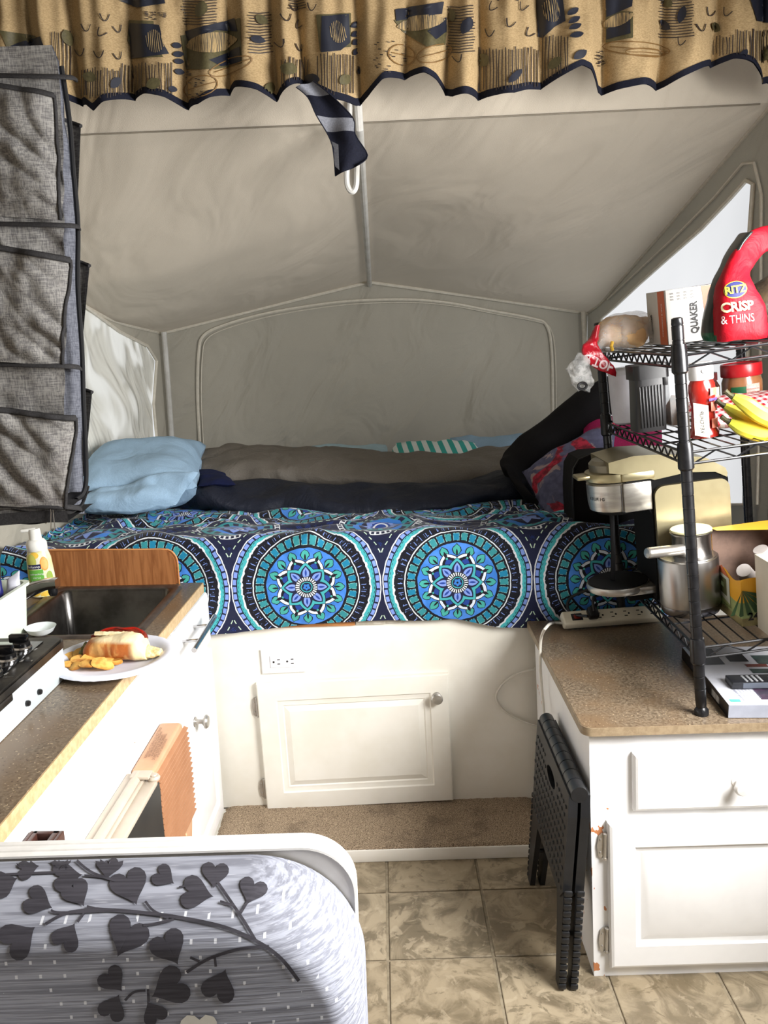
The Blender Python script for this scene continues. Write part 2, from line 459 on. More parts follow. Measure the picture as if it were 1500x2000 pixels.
def mandala_material():
    mt, p = newmat('mandala_print'); Ex.nt = mt.node_tree
    uvn = Ex.nt.nodes.new('ShaderNodeUVMap'); u0, v0, _ = sep(Ex(uvn.outputs[0]))
    base = comb(u0, v0, 0.0)
    wob = enoise(base, 40, 2, .5); wob2 = enoise(base, 150, 2, .5)
    SU, SV, R0 = .388, .50, .192
    def polar(cu, cv):
        du = efmod(u0-cu+SU/2, SU)-SU/2; dv = efmod(v0-cv+SV/2, SV)-SV/2
        r = esqrt(du*du+dv*dv); return r, eatan2(dv, du)
    r, th = polar(-.205, .120); r = r/R0
    r = r+(wob-.5)*.03
    ang = lambda n, off=0.0: efmod(th+(off+pi/n), 2*pi/n)-pi/n
    def petal(n, off, c, A, B, pw=1):           # pointed petals on the rays
        a = ang(n, off); x = r*ecos(a); y = eabs(r*esin(a)); t = (x-c)/A
        return y/B + t*t                        # <1 inside
    navy = lin((20, 26, 57)); black = lin((9, 11, 24)); white = lin((210, 215, 221)); teal = lin((65, 165, 172)); teal2 = lin((20, 120, 156))
    dteal = lin((46, 132, 140)); blue = lin((52, 116, 196)); lav = lin((120, 146, 214)); dblue = lin((30, 62, 142)); green = lin((64, 160, 150))
    # background between the circles
    c = cmix(smooth(enoise(base, 60, 2), .5, .56)*.5, navy, dblue)
    hat = emax((efmod((u0+v0)*160, 1.0) < .28), (efmod((u0-v0)*160, 1.0) < .28))
    c = cmix(hat*.8, c, black)
    # little chain-edged circles between the rows
    q, ph = polar(-.205+SU/2, .120+SV/2); q = q/.105
    aq = lambda n: eabs(efmod(ph+pi/n, 2*pi/n)-pi/n)*(n/pi)
    c = cmix((q < 1.28)*1.0, c, navy)
    c = cmix(band(q, .98, 1.12)*(emax(eabs(aq(26)-.5) > .3, eabs(q-1.05) > .045)), c, white)
    c = cmix(q < .93, c, dteal)
    c = cmix(band(q, .70, .86)*(aq(20) > .42), c, navy)
    c = cmix(q < .66+(aq(12)*.07), c, blue); c = cmix(q < .55, c, navy)
    c = cmix(band(q+aq(8)*.16, .30, .50), c, lav); c = cmix(q < .26, c, dblue); c = cmix(band(q, .15, .2), c, white)
    # big mandala
    fl = lambda n, lo: (eabs(ang(n))*(n/pi) > lo)
    c = cmix(r < 1.13, c, navy)
    c = cmix(band(r, 1.085, 1.098)*fl(64, .45), c, lin((190, 214, 190)))
    c = cmix(r < 1.003, c, white); c = cmix(r < .987, c, navy)
    dm = emax(eabs(ang(60))*(60/pi), eabs(r-.958)*34)
    c = cmix(dm < .75, c, lav)
    c = cmix(r < .93, c, black); c = cmix(r < .922, c, teal)
    c = cmix(band(r, .905, .912)*fl(90, .5), c, navy)
    jag = eabs(efmod(th*5+wob*3, 1.0)-.5)*.03
    c = cmix(r < .862+jag, c, white); c = cmix(r < .838+jag, c, black)
    c = cmix(band(r, .73, .82)*((wob2 > .66)), c, lav)
    c = cmix(band(r, .735, .80)*(efmod(th*9, 1.0) < .4)*(fl(150, .72)), c, lav)
    c = cmix(r < .715, c, white); c = cmix(r < .700, c, black)
    pad = eabs(ang(36))*(36/pi); pr_ = emax(pad*.95, eabs(r-.622)*13.5)
    two = efmod(th*(36/(2*pi))+.5, 2.0) < 1.0
    c = cmix((pr_ < .74)*(wob2 > .48), c, lin((150, 200, 196))); c = cmix((pr_ < .66), c, cmix(two, teal2, dteal))
    c = cmix(r < .555, c, black); c = cmix(r < .535, c, cmix(smooth(enoise(base, 25, 2), .4, .6), blue, lin((70, 130, 214))))
    # sixteen leaves
    lf = petal(16, 0.0, .445, .070, .050); lfw = lf+(wob2-.5)*.5
    c = cmix(lfw < 1.25, c, black); c = cmix(lfw < 1.0, c, green); c = cmix(petal(16, 0.0, .41, .05, .013) < 1, c, black)
    # white-lipped petals between the star points
    p2 = petal(8, pi/8, .300, .124, .128)
    c = cmix(p2 < 1.12, c, black); c = cmix(p2 < 1.0, c, lin((208, 218, 232))); p3 = petal(8, pi/8, .270, .116, .108)
    c = cmix(p3+(wob2-.5)*.3 < 1.0, c, black); c = cmix(petal(8, pi/8, .40, .04, .022) < 1, c, black); c = cmix(petal(8, pi/8, .27, .08, .06) < 1, c, dblue); c = cmix(petal(8, pi/8, .355, .016, .016) < 1, c, green)
    # eight-pointed teal star
    st = petal(8, 0.0, .17, .165, .115)
    c = cmix(st < 1.10, c, black); c = cmix(st < 1.0, c, teal); c = cmix(petal(8, 0.0, .175, .125, .075) < 1.0, c, navy)
    c = cmix(petal(8, 0.0, .19, .09, .045) < 1.0, c, lav); c = cmix(petal(8, 0.0, .20, .05, .014) < 1.0, c, dblue)
    c = cmix(r < .15, c, black); c = cmix(band(r, .092, .142)*(eabs(ang(26))*(26/pi) < .55), c, white)
    c = cmix(r < .078, c, teal); c = cmix(r < .066, c, navy); c = cmix(petal(5, 0.3, .028, .026, .02) < 1, c, blue); c = cmix(r < .012, c, black)
    setc(p, 'Base Color', c); p.inputs['Roughness'].default_value = .75; p.inputs['Specular IOR Level'].default_value = .25
    p.inputs['Sheen Weight'].default_value = .15
    bump(p, enoise(base, 16, 4, .55, .5)+enoise(base, 700, 1)*.03, .5, .012)
    return mt
M_mandala = mandala_material()
def fabric(name, c1, c2=None, sc_=400, bmp=.4, rough=.85, wr=10, wd=.01):
    mt, p = newmat(name); v = coord('Object')
    c2 = c2 or tuple(x*.8 for x in c1)
    c = cmix(smooth(enoise(v, sc_, 2), .3, .7), lin(c1), lin(c2)); setc(p, 'Base Color', c)
    p.inputs['Roughness'].default_value = rough; p.inputs['Specular IOR Level'].default_value = .2
    bump(p, enoise(v, wr, 4, .5, 1.0)+enoise(v, sc_, 1)*.04, bmp, wd); return mt
M_pillow = fabric('light_blue_cotton', (150, 178, 202), (140, 168, 192), wd=.02)
M_graybag = fabric('grey_nylon', (112, 106, 98), (100, 95, 88), rough=.6, wd=.02, bmp=.7)
M_navybag = fabric('navy_nylon', (34, 37, 48), (26, 30, 42), rough=.6, wd=.02, bmp=.7)
M_blackcloth = fabric('black_cloth', (13, 12, 14), (18, 16, 18))
M_pink = fabric('pink_cloth', (150, 30, 80), (128, 24, 66))
M_blue = fabric('blue_mattress_cover', (52, 92, 136), (46, 84, 126))

# ------------------------------------------------------------------ setting: floor
mb = MB(); mb.box(-1.05, 1.06, -1.6, 3.6, -.05, -.0035); floor = mb.build('floor', M_grout, kind='structure')
TX, TY, TS = .205, 1.7855, .2245
mb = MB(); mb.box(.0032, TS-.0032, .0032, TS-.0040, -.0035, 0, .0014, seg=1)
proto = None
FM = MW['floor']
for i in range(-5, 4):
    for j in range(-8, 2):
        T = Matrix.Translation((TX+i*.2248, TY+j*.2225, 0))
        if proto is None: proto = mb.build('tile', M_tile, floor, local=True); proto.matrix_local = FM.inverted() @ T; MW[proto.name] = T
        else: copy_part(proto, floor, FM.inverted() @ T)

# ------------------------------------------------------------------ setting: tent walls, roof
YB = 3.45; YF = 2.10
def sideX(Y, s): return (.93 if s > 0 else -1.02)+(Y-YF)/(YB-YF)*((.835-.93) if s > 0 else (1.02-.865))
def edgeZ(Y, s):
    if s > 0: return interp([(1.98, 2.06), (2.10, 1.80), (2.5, 1.66), (3.0, 1.49), (3.3, 1.39), (3.45, 1.362)], Y)
    return interp([(1.98, 2.06), (2.10, 1.775), (2.35, 1.60), (2.6, 1.47), (3.0, 1.375), (3.45, 1.335)], Y)
def peakZ(Y): return interp([(1.98, 2.06), (2.10, 1.785), (3.45, 1.512)], Y)
def roofpt(u, v):
    Y = YF+(YB-YF)*v; s = -1 if u < .5 else 1; t = abs(u-.5)*2      # t 0 at the ridge
    X = -.03*(1-t)+sideX(Y, s)*t; e = edgeZ(Y, s); k = peakZ(Y)
    z = k*(1-t)+e*t - .05*sin(pi*t)*sin(pi*v)*(1 if s < 0 else .8)
    if t < 1 and 0 < v < 1:
        z += .012*sin(pi*t)*sin(pi*v)*noise.noise(Vector((X*3+v*2, Y*2.2, s*3)))*2
    return (X, Y, z)
mb = MB(); mb.grid(roofpt, 64, 40)
mb.grid(lambda u, v: ((-.03*(1-abs(2*u-1))+sideX(1.98+.12*v, -1 if u < .5 else 1)*abs(2*u-1)), 1.98+.12*v, 2.06*(1-v)+(roofpt(u, 0)[2])*v+.02*sin(pi*v)), 48, 6)
roof = mb.build('ceiling', M_canvas_top, kind='structure', sharp=60)
roof_bvh = mb.bvh()
mb = MB(); mb.tube([(x, YF-.002, roofpt((x+.95)/1.88 if 0 else (.5+(x+.03)/(2*(.96 if x > 0 else .92))), 0)[2]-.003) for x in [-.94+i*.0375 for i in range(50)]], .0018, 6)
seam = mb.build('trim_1', mat('seam_thread', (128, 120, 106), rough=.9), kind='structure')
mb = MB(); mb.box(-1.06, 1.07, -1.62, 1.98, 2.06, 2.10); mb.build('ceiling', mat('roof_panel', (160, 154, 144), rough=.7), kind='structure')
# back wall
def backpt(u, v):
    X = sideX(YB, -1)*(1-u)+sideX(YB, 1)*u; top = peakZ(YB)*(1-abs(X+.03)/.87)+(edgeZ(YB, 1 if X > -.03 else -1))*abs(X+.03)/.87
    z = .52+(top-.52)*v
    return (X, YB+.012*noise.noise(Vector((X*3.2+z*1.5, 1, z*3.5)))*sin(pi*v), z)
mb = MB(); mb.grid(backpt, 50, 30); back = mb.build('wall_back', M_canvas, kind='structure', sharp=60)
zp = [(392, 890), (386, 780), (388, 690), (398, 655), (440, 634), (520, 612), (620, 595), (700, 587), (800, 585), (880, 592), (960, 607), (1040, 622), (1068, 636), (1078, 690), (1080, 820), (1082, 880)]
mb = MB(); pts = spline([at(x, y, YB-.012) for x, y in zp], 5)
mb.tube(pts, .006, 6); mb.tube([p+Vector((0.014, 0, -.012)) for p in pts], .0022, 5); mb.build('window_1', M_pipe, kind='structure')
mb = MB(); mb.tube([at(320, 648, 3.40), at(328, 750, 3.40), at(337, 880, 3.40)], .011, 10); mb.build('trim_2', M_pole, kind='structure')
mb = MB(); mb.tube([at(1139, 608, 3.41), at(1146, 750, 3.41), at(1150, 860, 3.41)], .009, 10); mb.build('trim_3', M_pipe, kind='structure')
mb = MB(); mb.tube([(sideX(YB, -1), YB-.008, 1.333), (-.45, YB-.01, 1.42), (-.03, YB-.01, 1.506), (.4, YB-.01, 1.436), (sideX(YB, 1), YB-.008, 1.36)], .007, 8); mb.build('trim_4', M_pipe, kind='structure')
# side walls
def sidewall(s, hole, name, zb=.50):
    Ys = [1.985, YF, 2.35, 2.6, 2.8, 3.0, 3.2, YB]
    outer = [(1.985, zb), (YB, zb)]+[(Y, edgeZ(Y, s)) for Y in reversed(Ys)]
    V3 = lambda y, z: Vector((sideX(y, s), y, z))
    o3 = [V3(*p) for p in outer]; h3 = [V3(*p) for p in hole]
    tr = tessellate_polygon([[Vector((p[0], p[1], 0)) for p in outer], [Vector((p[0], p[1], 0)) for p in hole]])
    mb = MB(); mb.add(o3+h3, [tuple(t) for t in tr]); return mb.build(name, M_canvas, kind='structure', flat=True)
def wallyz(px, py, s):
    d = ray(px, py); k = (sideX(YB, s)-sideX(YF, s))/(YB-YF); Y = (sideX(YF, s)-k*YF)/(d.x-k); return (Y, CAMH+d.z*Y)
holeR = [wallyz(px, py, 1) for px, py in ((1459, 985), (1466, 700), (1468, 470), (1476, 360), (1462, 352), (1430, 388), (1374, 447), (1304, 508), (1250, 556), (1206, 597), (1178, 622))]
holeR += [(holeR[-1][0]+.01, .82), (3.2, .80), (2.4, .79)]
holeL = [(2.40, .80), wallyz(306, 890, -1), wallyz(297, 790, -1), wallyz(303, 705, -1), wallyz(285, 676, -1), wallyz(230, 648, -1), wallyz(165, 600, -1), wallyz(110, 545, -1), (2.38, 1.3)]
sidewall(1, holeR, 'wall_right'); sidewall(-1, holeL, 'wall_left')
def winpanel(s, hole, name, mt, amp, n=60):
    y0 = min(p[0] for p in hole); y1 = max(p[0] for p in hole)
    def zr(Y):
        zs = []
        for (a, b), (c, d) in zip(hole, hole[1:]+hole[:1]):
            if (a-Y)*(c-Y) <= 0 and abs(a-c) > 1e-9: zs.append(b+(d-b)*(Y-a)/(c-a))
        return (min(zs), max(zs)) if zs else (1, 1)
    def fn(u, v):
        Y = y0+.0005+(y1-y0-.001)*u; a, b = zr(Y); z = a+(b-a)*v
        return (sideX(Y, s)+s*.002+amp*noise.noise(Vector((Y*5+z*3, z*6, 2)))*sin(pi*u)*sin(pi*v), Y, z)
    mb = MB(); mb.grid(fn, n, n); return mb.build(name, mt, kind='structure', sharp=70)
winpanel(1, holeR, 'window_2', M_screen, .02)
def vinyl_material():
    mt, p = newmat('clear_vinyl'); v = coord('Object')
    p.inputs['Base Color'].default_value = (.78, .78, .72, 1); p.inputs['Roughness'].default_value = .12
    p.inputs['Transmission Weight'].default_value = .0
    x, y, z = sep(v); h = enoise(comb(x, y*1.6+z*.8, z*.7-y*.3), 4.5, 2, .45, 1.2)
    bump(p, h, 1.0, .035)
    nt = Ex.nt; t = nt.nodes.new('ShaderNodeBsdfTranslucent'); t.inputs[0].default_value = (.8, .79, .74, 1)
    mx = nt.nodes.new('ShaderNodeMixShader'); out = nt.nodes['Material Output']
    f = smooth(h, .50, .68)*.75  # bright streaks put into the material: translucent patches stand in for highlights
    nt.links.new(f.k, mx.inputs[0]); nt.links.new(p.outputs[0], mx.inputs[1]); nt.links.new(t.outputs[0], mx.inputs[2]); nt.links.new(mx.outputs[0], out.inputs[0])
    return mt
winpanel(-1, holeL, 'window_3', vinyl_material(), .03)
for s, hole, nm in ((1, holeR, 'trim_5'), (-1, holeL, 'trim_6')):
    mb = MB(); mb.tube([Vector((sideX(y, s)-s*.006, y, z)) for y, z in hole], .006, 6, closed=True)
    if s > 0: mb.tube([Vector((sideX(y, s)-s*.006, y, z)) for y, z in [wallyz(a, b, 1) for a, b in ((1484, 985), (1490, 700), (1492, 380), (1478, 318), (1455, 320), (1400, 385), (1330, 455), (1260, 520), (1190, 585))]], .004, 6)
    mb.build(nm, M_pipe, kind='structure')
mb = MB(); mb.tube(spline([roofpt(1, k/8) for k in range(9)], 4), .007, 6); mb.build('trim_7', M_pipe, kind='structure')
mb = MB(); mb.tube(spline([roofpt(0, k/8) for k in range(9)], 4), .007, 6); mb.build('trim_8', M_pipe, kind='structure')
M_room = mat('room_wall', (150, 140, 126), (140, 130, 116), 6, .8)
# walls beside the camera, out of the picture, with window and door openings
for nm, X in (('wall_left', -1.02), ('wall_right', 1.03)):
    mb = MB()
    if X > 0:
        for y0, y1, z0, z1 in ((-1.6, 2.0, 0, .98), (-1.6, .42, .98, 2.06), (1.40, 2.0, .98, 2.06), (.42, 1.40, 1.90, 2.06)): mb.box(X, X+.02, y0, y1, z0, z1)
    else: mb.box(X-.02, X, -1.6, 2.0, 0, 2.06)
    mb.build(nm, M_room, kind='structure', flat=True)
mb = MB(); mb.box(.930, 1.05, 1.985, 2.0, 0, 2.06); mb.build('wall_right', M_canvas, kind='structure', flat=True)
mb = MB()
for x0, x1, z0, z1 in ((-1.04, .25, 0, 2.06), (.97, 1.05, 0, 2.06), (.25, .97, 1.60, 2.06), (.25, .97, 0, 1.0)): mb.box(x0, x1, -1.62, -1.6, z0, z1)
mb.build('wall_back', M_room, kind='structure', flat=True)

# ------------------------------------------------------------------ tent bow and hook
t = thing('tent_bow', 'white metal bow tube running down the middle of the tent roof', 'tent pole', (-.03, 3.42, 1.48))
pl = []
for k in range(17):
    v = k/16; q = roofpt(.5, v); pl.append(Vector((q[0]-.002*0+.0, q[1], q[2]-.016)))
pl = [Vector((-.035, 2.02, 1.95))]+pl
mb = MB(); mb.tube(pl, .010, 10); mb.build('tube', M_pole, t)
mb = MB(); mb.tube(spline([at(683, 200, 2.08), at(681, 280, 2.08), at(677, 345, 2.08), at(681, 368, 2.08), at(690, 374, 2.08), at(696, 360, 2.08), at(697, 330, 2.08), at(699, 290, 2.1)], 6), .0065, 8); mb.build('hook', M_pole, t)

# ------------------------------------------------------------------ carpeted step
t = thing('carpeted_step', 'low brown carpeted step with a painted white front edge below the bunk', 'step', (-.04, 2.0, 0))
mb = MB(); mb.box(-.475, .395, 1.905, 2.12, 0, .034, .003); mb.build('riser', M_white, t, label='white painted wooden edge')
def carp(u, v):
    x = -.462+.852*u; y = 1.908+.212*v; e = min(u, 1-u, v*1.0)*12
    return (x, y, .034+.007*min(1, e*3)+.0022*noise.noise(Vector((x*90, y*90, 0))))
mb = MB(); mb.grid(carp, 150, 40); mb.build('carpet', M_carpet, t)

# ------------------------------------------------------------------ bunk base with cupboard door
t = thing('bunk_base', 'cream painted base panel of the bunk with a cupboard door in it', 'bunk', (0, 2.12, 0))
mb = MB(); mb.box(-1.0, 1.0, 2.12, 2.14, .036, .566, .002); mb.box(-.86, .84, 2.14, 3.43, .535, .566); mb.build('panel', M_cream, t)
mb = MB(); mb.box(-.36, -.085, 2.112, 2.12, .556, .568, .001); mb.build('wood_edge', M_ply, t, label='bare orange wood edge strip under the blanket')
mb = MB(); mb.box(-.083, -.005, 2.113, 2.12, .557, .569, .001).box(-.012, .045, 2.114, 2.12, .558, .568, .001); mb.build('tape', mat('masking_tape', (206, 200, 188), (184, 176, 160), 50, .6), t)
D = Matrix.Translation((-.094, 2.12, .225)) @ Matrix.Rotation(-.024, 4, 'Y')
fn = lambda x, z, h: D @ Vector((x, -.018-h, z))
rings = [(0, -.018), (0, -.005), (.003, -.001), (.008, 0), (.050, 0), (.053, -.004), (.060, -.0055), (.066, -.005), (.069, -.0075), (.084, -.002), (.088, -.002)]
mb = MB(); mb.panel(-.256, .256, -.185, .185, rings, fn); door = mb.build('door', M_cream, t, sharp=20)
def knob(parent, c, axis, r=.0155, name='knob', mt=None, L=.026):
    mb = MB(); mb.lathe([(r*.75, 0), (r*.7, .002), (r*.38, .004), (r*.34, L*.5), (r*.6, L*.62), (r, L*.72), (r*1.02, L*.82), (r*.8, L*.95), (0, L)], 24, c, axis)
    return mb.build(name, mt or M_nickel, parent)
knob(door, fn(.222, .125, 0), (0, -1, 0))
def hinge(parent, M, sc_=1):
    mb = MB(); mb.cyl((0, -.004, -.024*sc_), (0, -.004, .024*sc_), .0042, n=10, M=M)
    mb.lathe([(0, 0), (.0055, 0), (.0055, .004), (.002, .006)], 10, (0, -.004, .024*sc_), (0, 0, 1), M=M); mb.lathe([(0, 0), (.0055, 0), (.0055, .004), (.002, .006)], 10, (0, -.004, -.024*sc_), (0, 0, -1), M=M)
    mb.prism([(-.013, -.022*sc_), (-.016, 0), (-.013, .022*sc_), (-.007, .028*sc_), (0, .024*sc_), (0, -.024*sc_), (-.007, -.028*sc_)], lambda x, z, d: (x, d, z), -.003, 0, M=M)
    for z in (-.014, .014): mb.lathe([(.0026, 0), (.0018, .0012), (0, .0015)], 8, (-.009, -.003, z*sc_), (0, -1, 0), M=M)
    return mb.build('hinge', M_nickel, parent)
hinge(t, D @ Matrix.Translation((-.258, -.002, .115))); hinge(t, D @ Matrix.Translation((-.258, -.002, -.125)))

t = thing('wall_outlet', 'white double power outlet with horizontal cover plate above the bunk cupboard door', 'outlet', (-.28, 2.12, .43))
O = at(553.5, 1290, 2.119); W = .058; Hh = .0335
A = Matrix.Translation(O) @ Matrix.Rotation(-.02, 4, 'Y')
mb = MB(); mb.panel(-W, W, -Hh, Hh, [(0, 0), (0, .004), (.003, .006), (.023, .006)], lambda x, z, h: (x, -h, z), M=A); mb.build('cover_plate', mat('white_plastic', (240, 240, 242), rough=.3), t)
mb = MB(); mb.panel(-.034, .034, -.0165, .0165, [(0, .004), (0, .0078), (.001, .0082)], lambda x, z, h: (x, -h, z), M=A)
face = mb.build('receptacle', mat('white_plastic_b', (232, 232, 236), rough=.35), t)
mb = MB()
for cx in (-.018, .018):
    k = 1 if cx > 0 else 1
    for dz in (-.006, .006): mb.box(cx-.001+.004, cx+.010, -.0088, -.008, dz-.0011, dz+.0011, M=A)
    mb.cyl((cx-.007, -.008, 0), (cx-.007, -.0088, 0), .0027, n=12, M=A)
mb.build('slots', M_ink, face)

# ------------------------------------------------------------------ mattress and blanket
mb = MB(); mb.box(-.85, .83, 2.17, 3.42, .566, .775, .03, seg=3); mb.build('mattress', M_blue, label='blue covered foam mattress of the bunk, its far right corner showing behind the coffee maker', cat='mattress')
def hemz(x):
    return interp([(-.95, .60), (-.50, .548), (-.40, .552), (-.30, .562), (-.2, .570), (-.1, .573), (0, .574), (.1, .570), (.18, .572), (.24, .557), (.29, .545), (.36, .541), (.42, .548), (.5, .56), (.95, .56)], x)
YE = 2.95
def blanket(u, v):
    x = -.985+1.755*u; ztop = .803-.028*smoothp((abs(x+.93))/.2, inv=True)
    Lv = .25; Lt = .95; r = .030
    s = v*1.15
    hz = hemz(x)
    if s < .22:
        t = s/.22; z = hz+(ztop-r-hz)*t; y = 2.098+.010*sin(t*pi)*-1; n = Vector((0, -1, 0))
    elif s < .27:
        a = (s-.22)/.05*pi/2; z = ztop-r+r*sin(a); y = 2.098+r-r*cos(a); n = Vector((0, -cos(a), sin(a)))
    else:
        y = 2.128+(s-.27)*.90; z = ztop-.012*min(1, (s-.27)/.1); n = Vector((0, 0, 1))
    f = noise.noise(Vector((x*6, s*5, 3)))*.012+noise.noise(Vector((x*15, s*16, 8)))*.006
    if s > .22: f += abs(noise.noise(Vector((x*5+s*3, s*16, 1))))*.028*min(1, (s-.22)*12)
    else: f = abs(f)*.7+.003
    if .16 < s < .36: f += .018*math.exp(-((x+.195-(s-.24)*.5)/.03)**2)*math.exp(-((s-.265)/.05)**2)
    P = Vector((x, y, z))+n*f; P.x = max(P.x, sideX(P.y, -1)+.02); return P
def smoothp(t, inv=False):
    t = max(0, min(1, t)); t = t*t*(3-2*t); return 1-t if inv else t
def buv(u, v):
    x = -.985+1.755*u; s = v*1.15; hz = hemz(x)
    return (x, s+(hz-.553)*max(0, 1-s/.22))
mb = MB(); mb.grid(blanket, 260, 190, uvf=buv)
mb.build('blanket', M_mandala, label='dark blue and turquoise mandala print blanket draped over the front edge of the bunk', cat='blanket', sharp=180)
mb = MB(); mb.grid(lambda u, v: (.29+.03*u, 2.095, .534+.012*v+.003*sin(9*u)), 4, 3); mb.grid(lambda u, v: (.29+.03*u, 2.0965, .534+.012*v+.003*sin(9*u)), 4, 3)

# bedding on top
Zb = .80
t = thing('pillow', 'light blue cotton pillow at the left end of the bunk', 'pillow', tuple(at(270, 985, 2.5)))
mb = MB()
soft(mb, at(125, 990, 2.42), at(385, 955, 2.45), at(400, 872, 2.95), at(192, 892, 2.76), .17, p=3.5, q=.45, amp=.012, freq=7, seed=2)
mb.build('cushion', M_pillow, t, sharp=180)
mb = MB(); soft(mb, at(130, 1000, 2.36), at(345, 990, 2.38), at(390, 925, 2.44), at(170, 965, 2.44), .05, p=4, q=.4, amp=.014, freq=11, seed=5, fold=.03); mb.build('pillowcase_flap', M_pillow, t, sharp=180)
def roll(name, pts, lab, cat, mt, ry, rz, amp, seed, ex=2.3, M=None):
    mb = MB(); R = []
    n = len(pts)
    for i, (px, py, Y) in enumerate(pts):
        k = 1 if 0 < i < n-1 else .55
        R.append((at(px, py, Y), Vector((0, ry*k, 0)), Vector((0, 0, rz[i] if isinstance(rz, list) else rz*k))))
    loft(mb, R, 40, ex, amp, 6, seed, sub=14)
    return mb.build(name, mt, label=lab, cat=cat, sharp=180)
roll('sleeping_bag', [(345, 985, 2.62), (420, 972, 2.6), (550, 975, 2.58), (700, 980, 2.55), (850, 975, 2.55), (980, 952, 2.6), (1075, 940, 2.62)], 'dark navy folded sleeping bag lying across the bunk in front of the grey one', 'sleeping bag', M_navybag, .13, [.03, .052, .050, .040, .038, .045, .03], .028, 3)
roll('sleeping_bag', [(375, 905, 2.95), (440, 912, 2.95), (560, 915, 2.95), (700, 918, 2.92), (850, 920, 2.92), (960, 912, 2.95), (1020, 890, 2.98)], 'brownish grey sleeping bag spread behind the navy one', 'sleeping bag', M_graybag, .22, [.03, .066, .066, .058, .052, .055, .02], .026, 4)
mb = MB(); soft(mb, at(388, 950, 2.5), at(462, 948, 2.50), at(440, 925, 2.7), at(385, 918, 2.7), .035, seed=9, amp=.01)
mb.build('folded_cloth', fabric('royal_blue_cloth', (20, 28, 66)), label='royal blue cloth corner tucked between pillow and sleeping bags', cat='cloth', sharp=180)
def stripe_material():
    mt, p = newmat('teal_striped_towel'); x, y, z = sep(coord('Object'))
    c = cmix(efmod(x*26+z*10, 1.0) < .5, lin((214, 222, 220)), lin((52, 158, 150))); setc(p, 'Base Color', c); p.inputs['Roughness'].default_value = .95; bump(p, enoise(coord('Object'), 300, 2), .5, .004); return mt
mb = MB(); soft(mb, at(765, 900, 3.02), at(935, 900, 3.0), at(930, 868, 3.2), at(770, 864, 3.2), .06, seed=12, amp=.012)
mb.build('towel', stripe_material(), label='white towel with teal stripes bunched behind the grey sleeping bag', cat='towel', sharp=180)
mb = MB(); soft(mb, at(870, 900, 3.22), at(1050, 905, 3.12), at(1090, 850, 3.3), at(880, 856, 3.36), .06, seed=14, amp=.014)
mb.build('bed_sheet', M_pillow, label='pale blue sheet heaped in the far right corner of the bunk', cat='sheet', sharp=180)
mb = MB(); soft(mb, at(560, 905, 3.20), at(760, 905, 3.18), at(755, 868, 3.36), at(540, 874, 3.36), .04, seed=15, amp=.01)
mb.build('bed_sheet', mat('pale_sheet', (168, 196, 208), rough=.9), label='pale sheet edge peeking out behind the middle of the grey sleeping bag', cat='sheet', sharp=180)
# heap at the right end
def floral_material():
    mt, p = newmat('floral_print'); v = coord('Object')
    v = Ex.nt.nodes.new('ShaderNodeTexCoord'); v = Ex(v.outputs['Object'])
    a = enoise(v, 6.5, 3, .55, .8); b = enoise(v, 11, 4, .6, 1.2); h = enoise(v, 60, 4)
    c = cmix(smooth(h, .3, .7), lin((92, 94, 122)), lin((76, 76, 102)))
    x, y, z = sep(v)
    c = cmix(smooth(b, .54, .58), c, lin((156, 136, 136)))
    c = cmix(smooth(a, .50, .53), c, cmix(smooth(h, .4, .6), lin((176, 36, 62)), lin((110, 18, 38))))
    c = cmix(smooth(a, .62, .65), c, lin((40, 44, 40)))
    setc(p, 'Base Color', c); p.inputs['Roughness'].default_value = .85; return mt
mb = MB(); soft(mb, at(1078, 1015, 2.32), at(1190, 1035, 2.30), at(1200, 825, 2.5), at(1016, 918, 2.5), .10, seed=17, amp=.012, p=3)
mb.build('pillow', floral_material(), label='floral print pillow with red and grey blossoms propped at the right end of the bunk', cat='pillow', sharp=180)
mb = MB(); soft(mb, at(1135, 900, 2.44), at(1300, 960, 2.42), at(1290, 815, 2.60), at(1140, 820, 2.62), .08, seed=19, amp=.012, p=3)
mb.build('pink_cloth', M_pink, label='crumpled dark pink cloth behind the shelf rack and floral pillow', cat='cloth', sharp=180)
mb = MB(); L = []
for px, py, Y, wdt in ((1225, 765, 2.62, .055), (1150, 795, 2.62, .062), (1080, 850, 2.62, .060), (1020, 905, 2.6, .060), (1005, 950, 2.5, .065), (1040, 968, 2.45, .04)):
    L.append((at(px, py, Y), Vector((-.6, 0, .8))*wdt, Vector((0, .06, 0))))
loft(mb, L, 30, 2.2, .016, 7, 21, sub=12)
mb.build('jacket', M_blackcloth, label='black fleece garment slung down over the heap at the right end of the bunk', cat='garment', sharp=180)
t = thing('cooler_bag', 'black soft-sided case standing on the bunk edge behind the coffee maker', 'bag', tuple(at(1190, 1045, 2.22)))
mb = MB(); po = [at(x, y, 2.16) for x, y in ()]
P0 = [(1122, 1043), (1118, 960), (1120, 915), (1130, 897), (1150, 889), (1300, 880), (1300, 1045)]
pp = [at(x, y, 2.17) for x, y in P0]; n = len(pp)
mb.add(pp+[p+Vector((0, .12, 0)) for p in pp], [tuple(range(n)), tuple(reversed(range(n, 2*n)))]+[(i, i+n, (i+1) % n+n, (i+1) % n) for i in range(n)])
mb.build('body', M_blackcloth, t)
mb = MB(); mb.tube([p+Vector((0, -.002, 0)) for p in pp], .003, 6, closed=True); mb.build('piping', M_black, t)
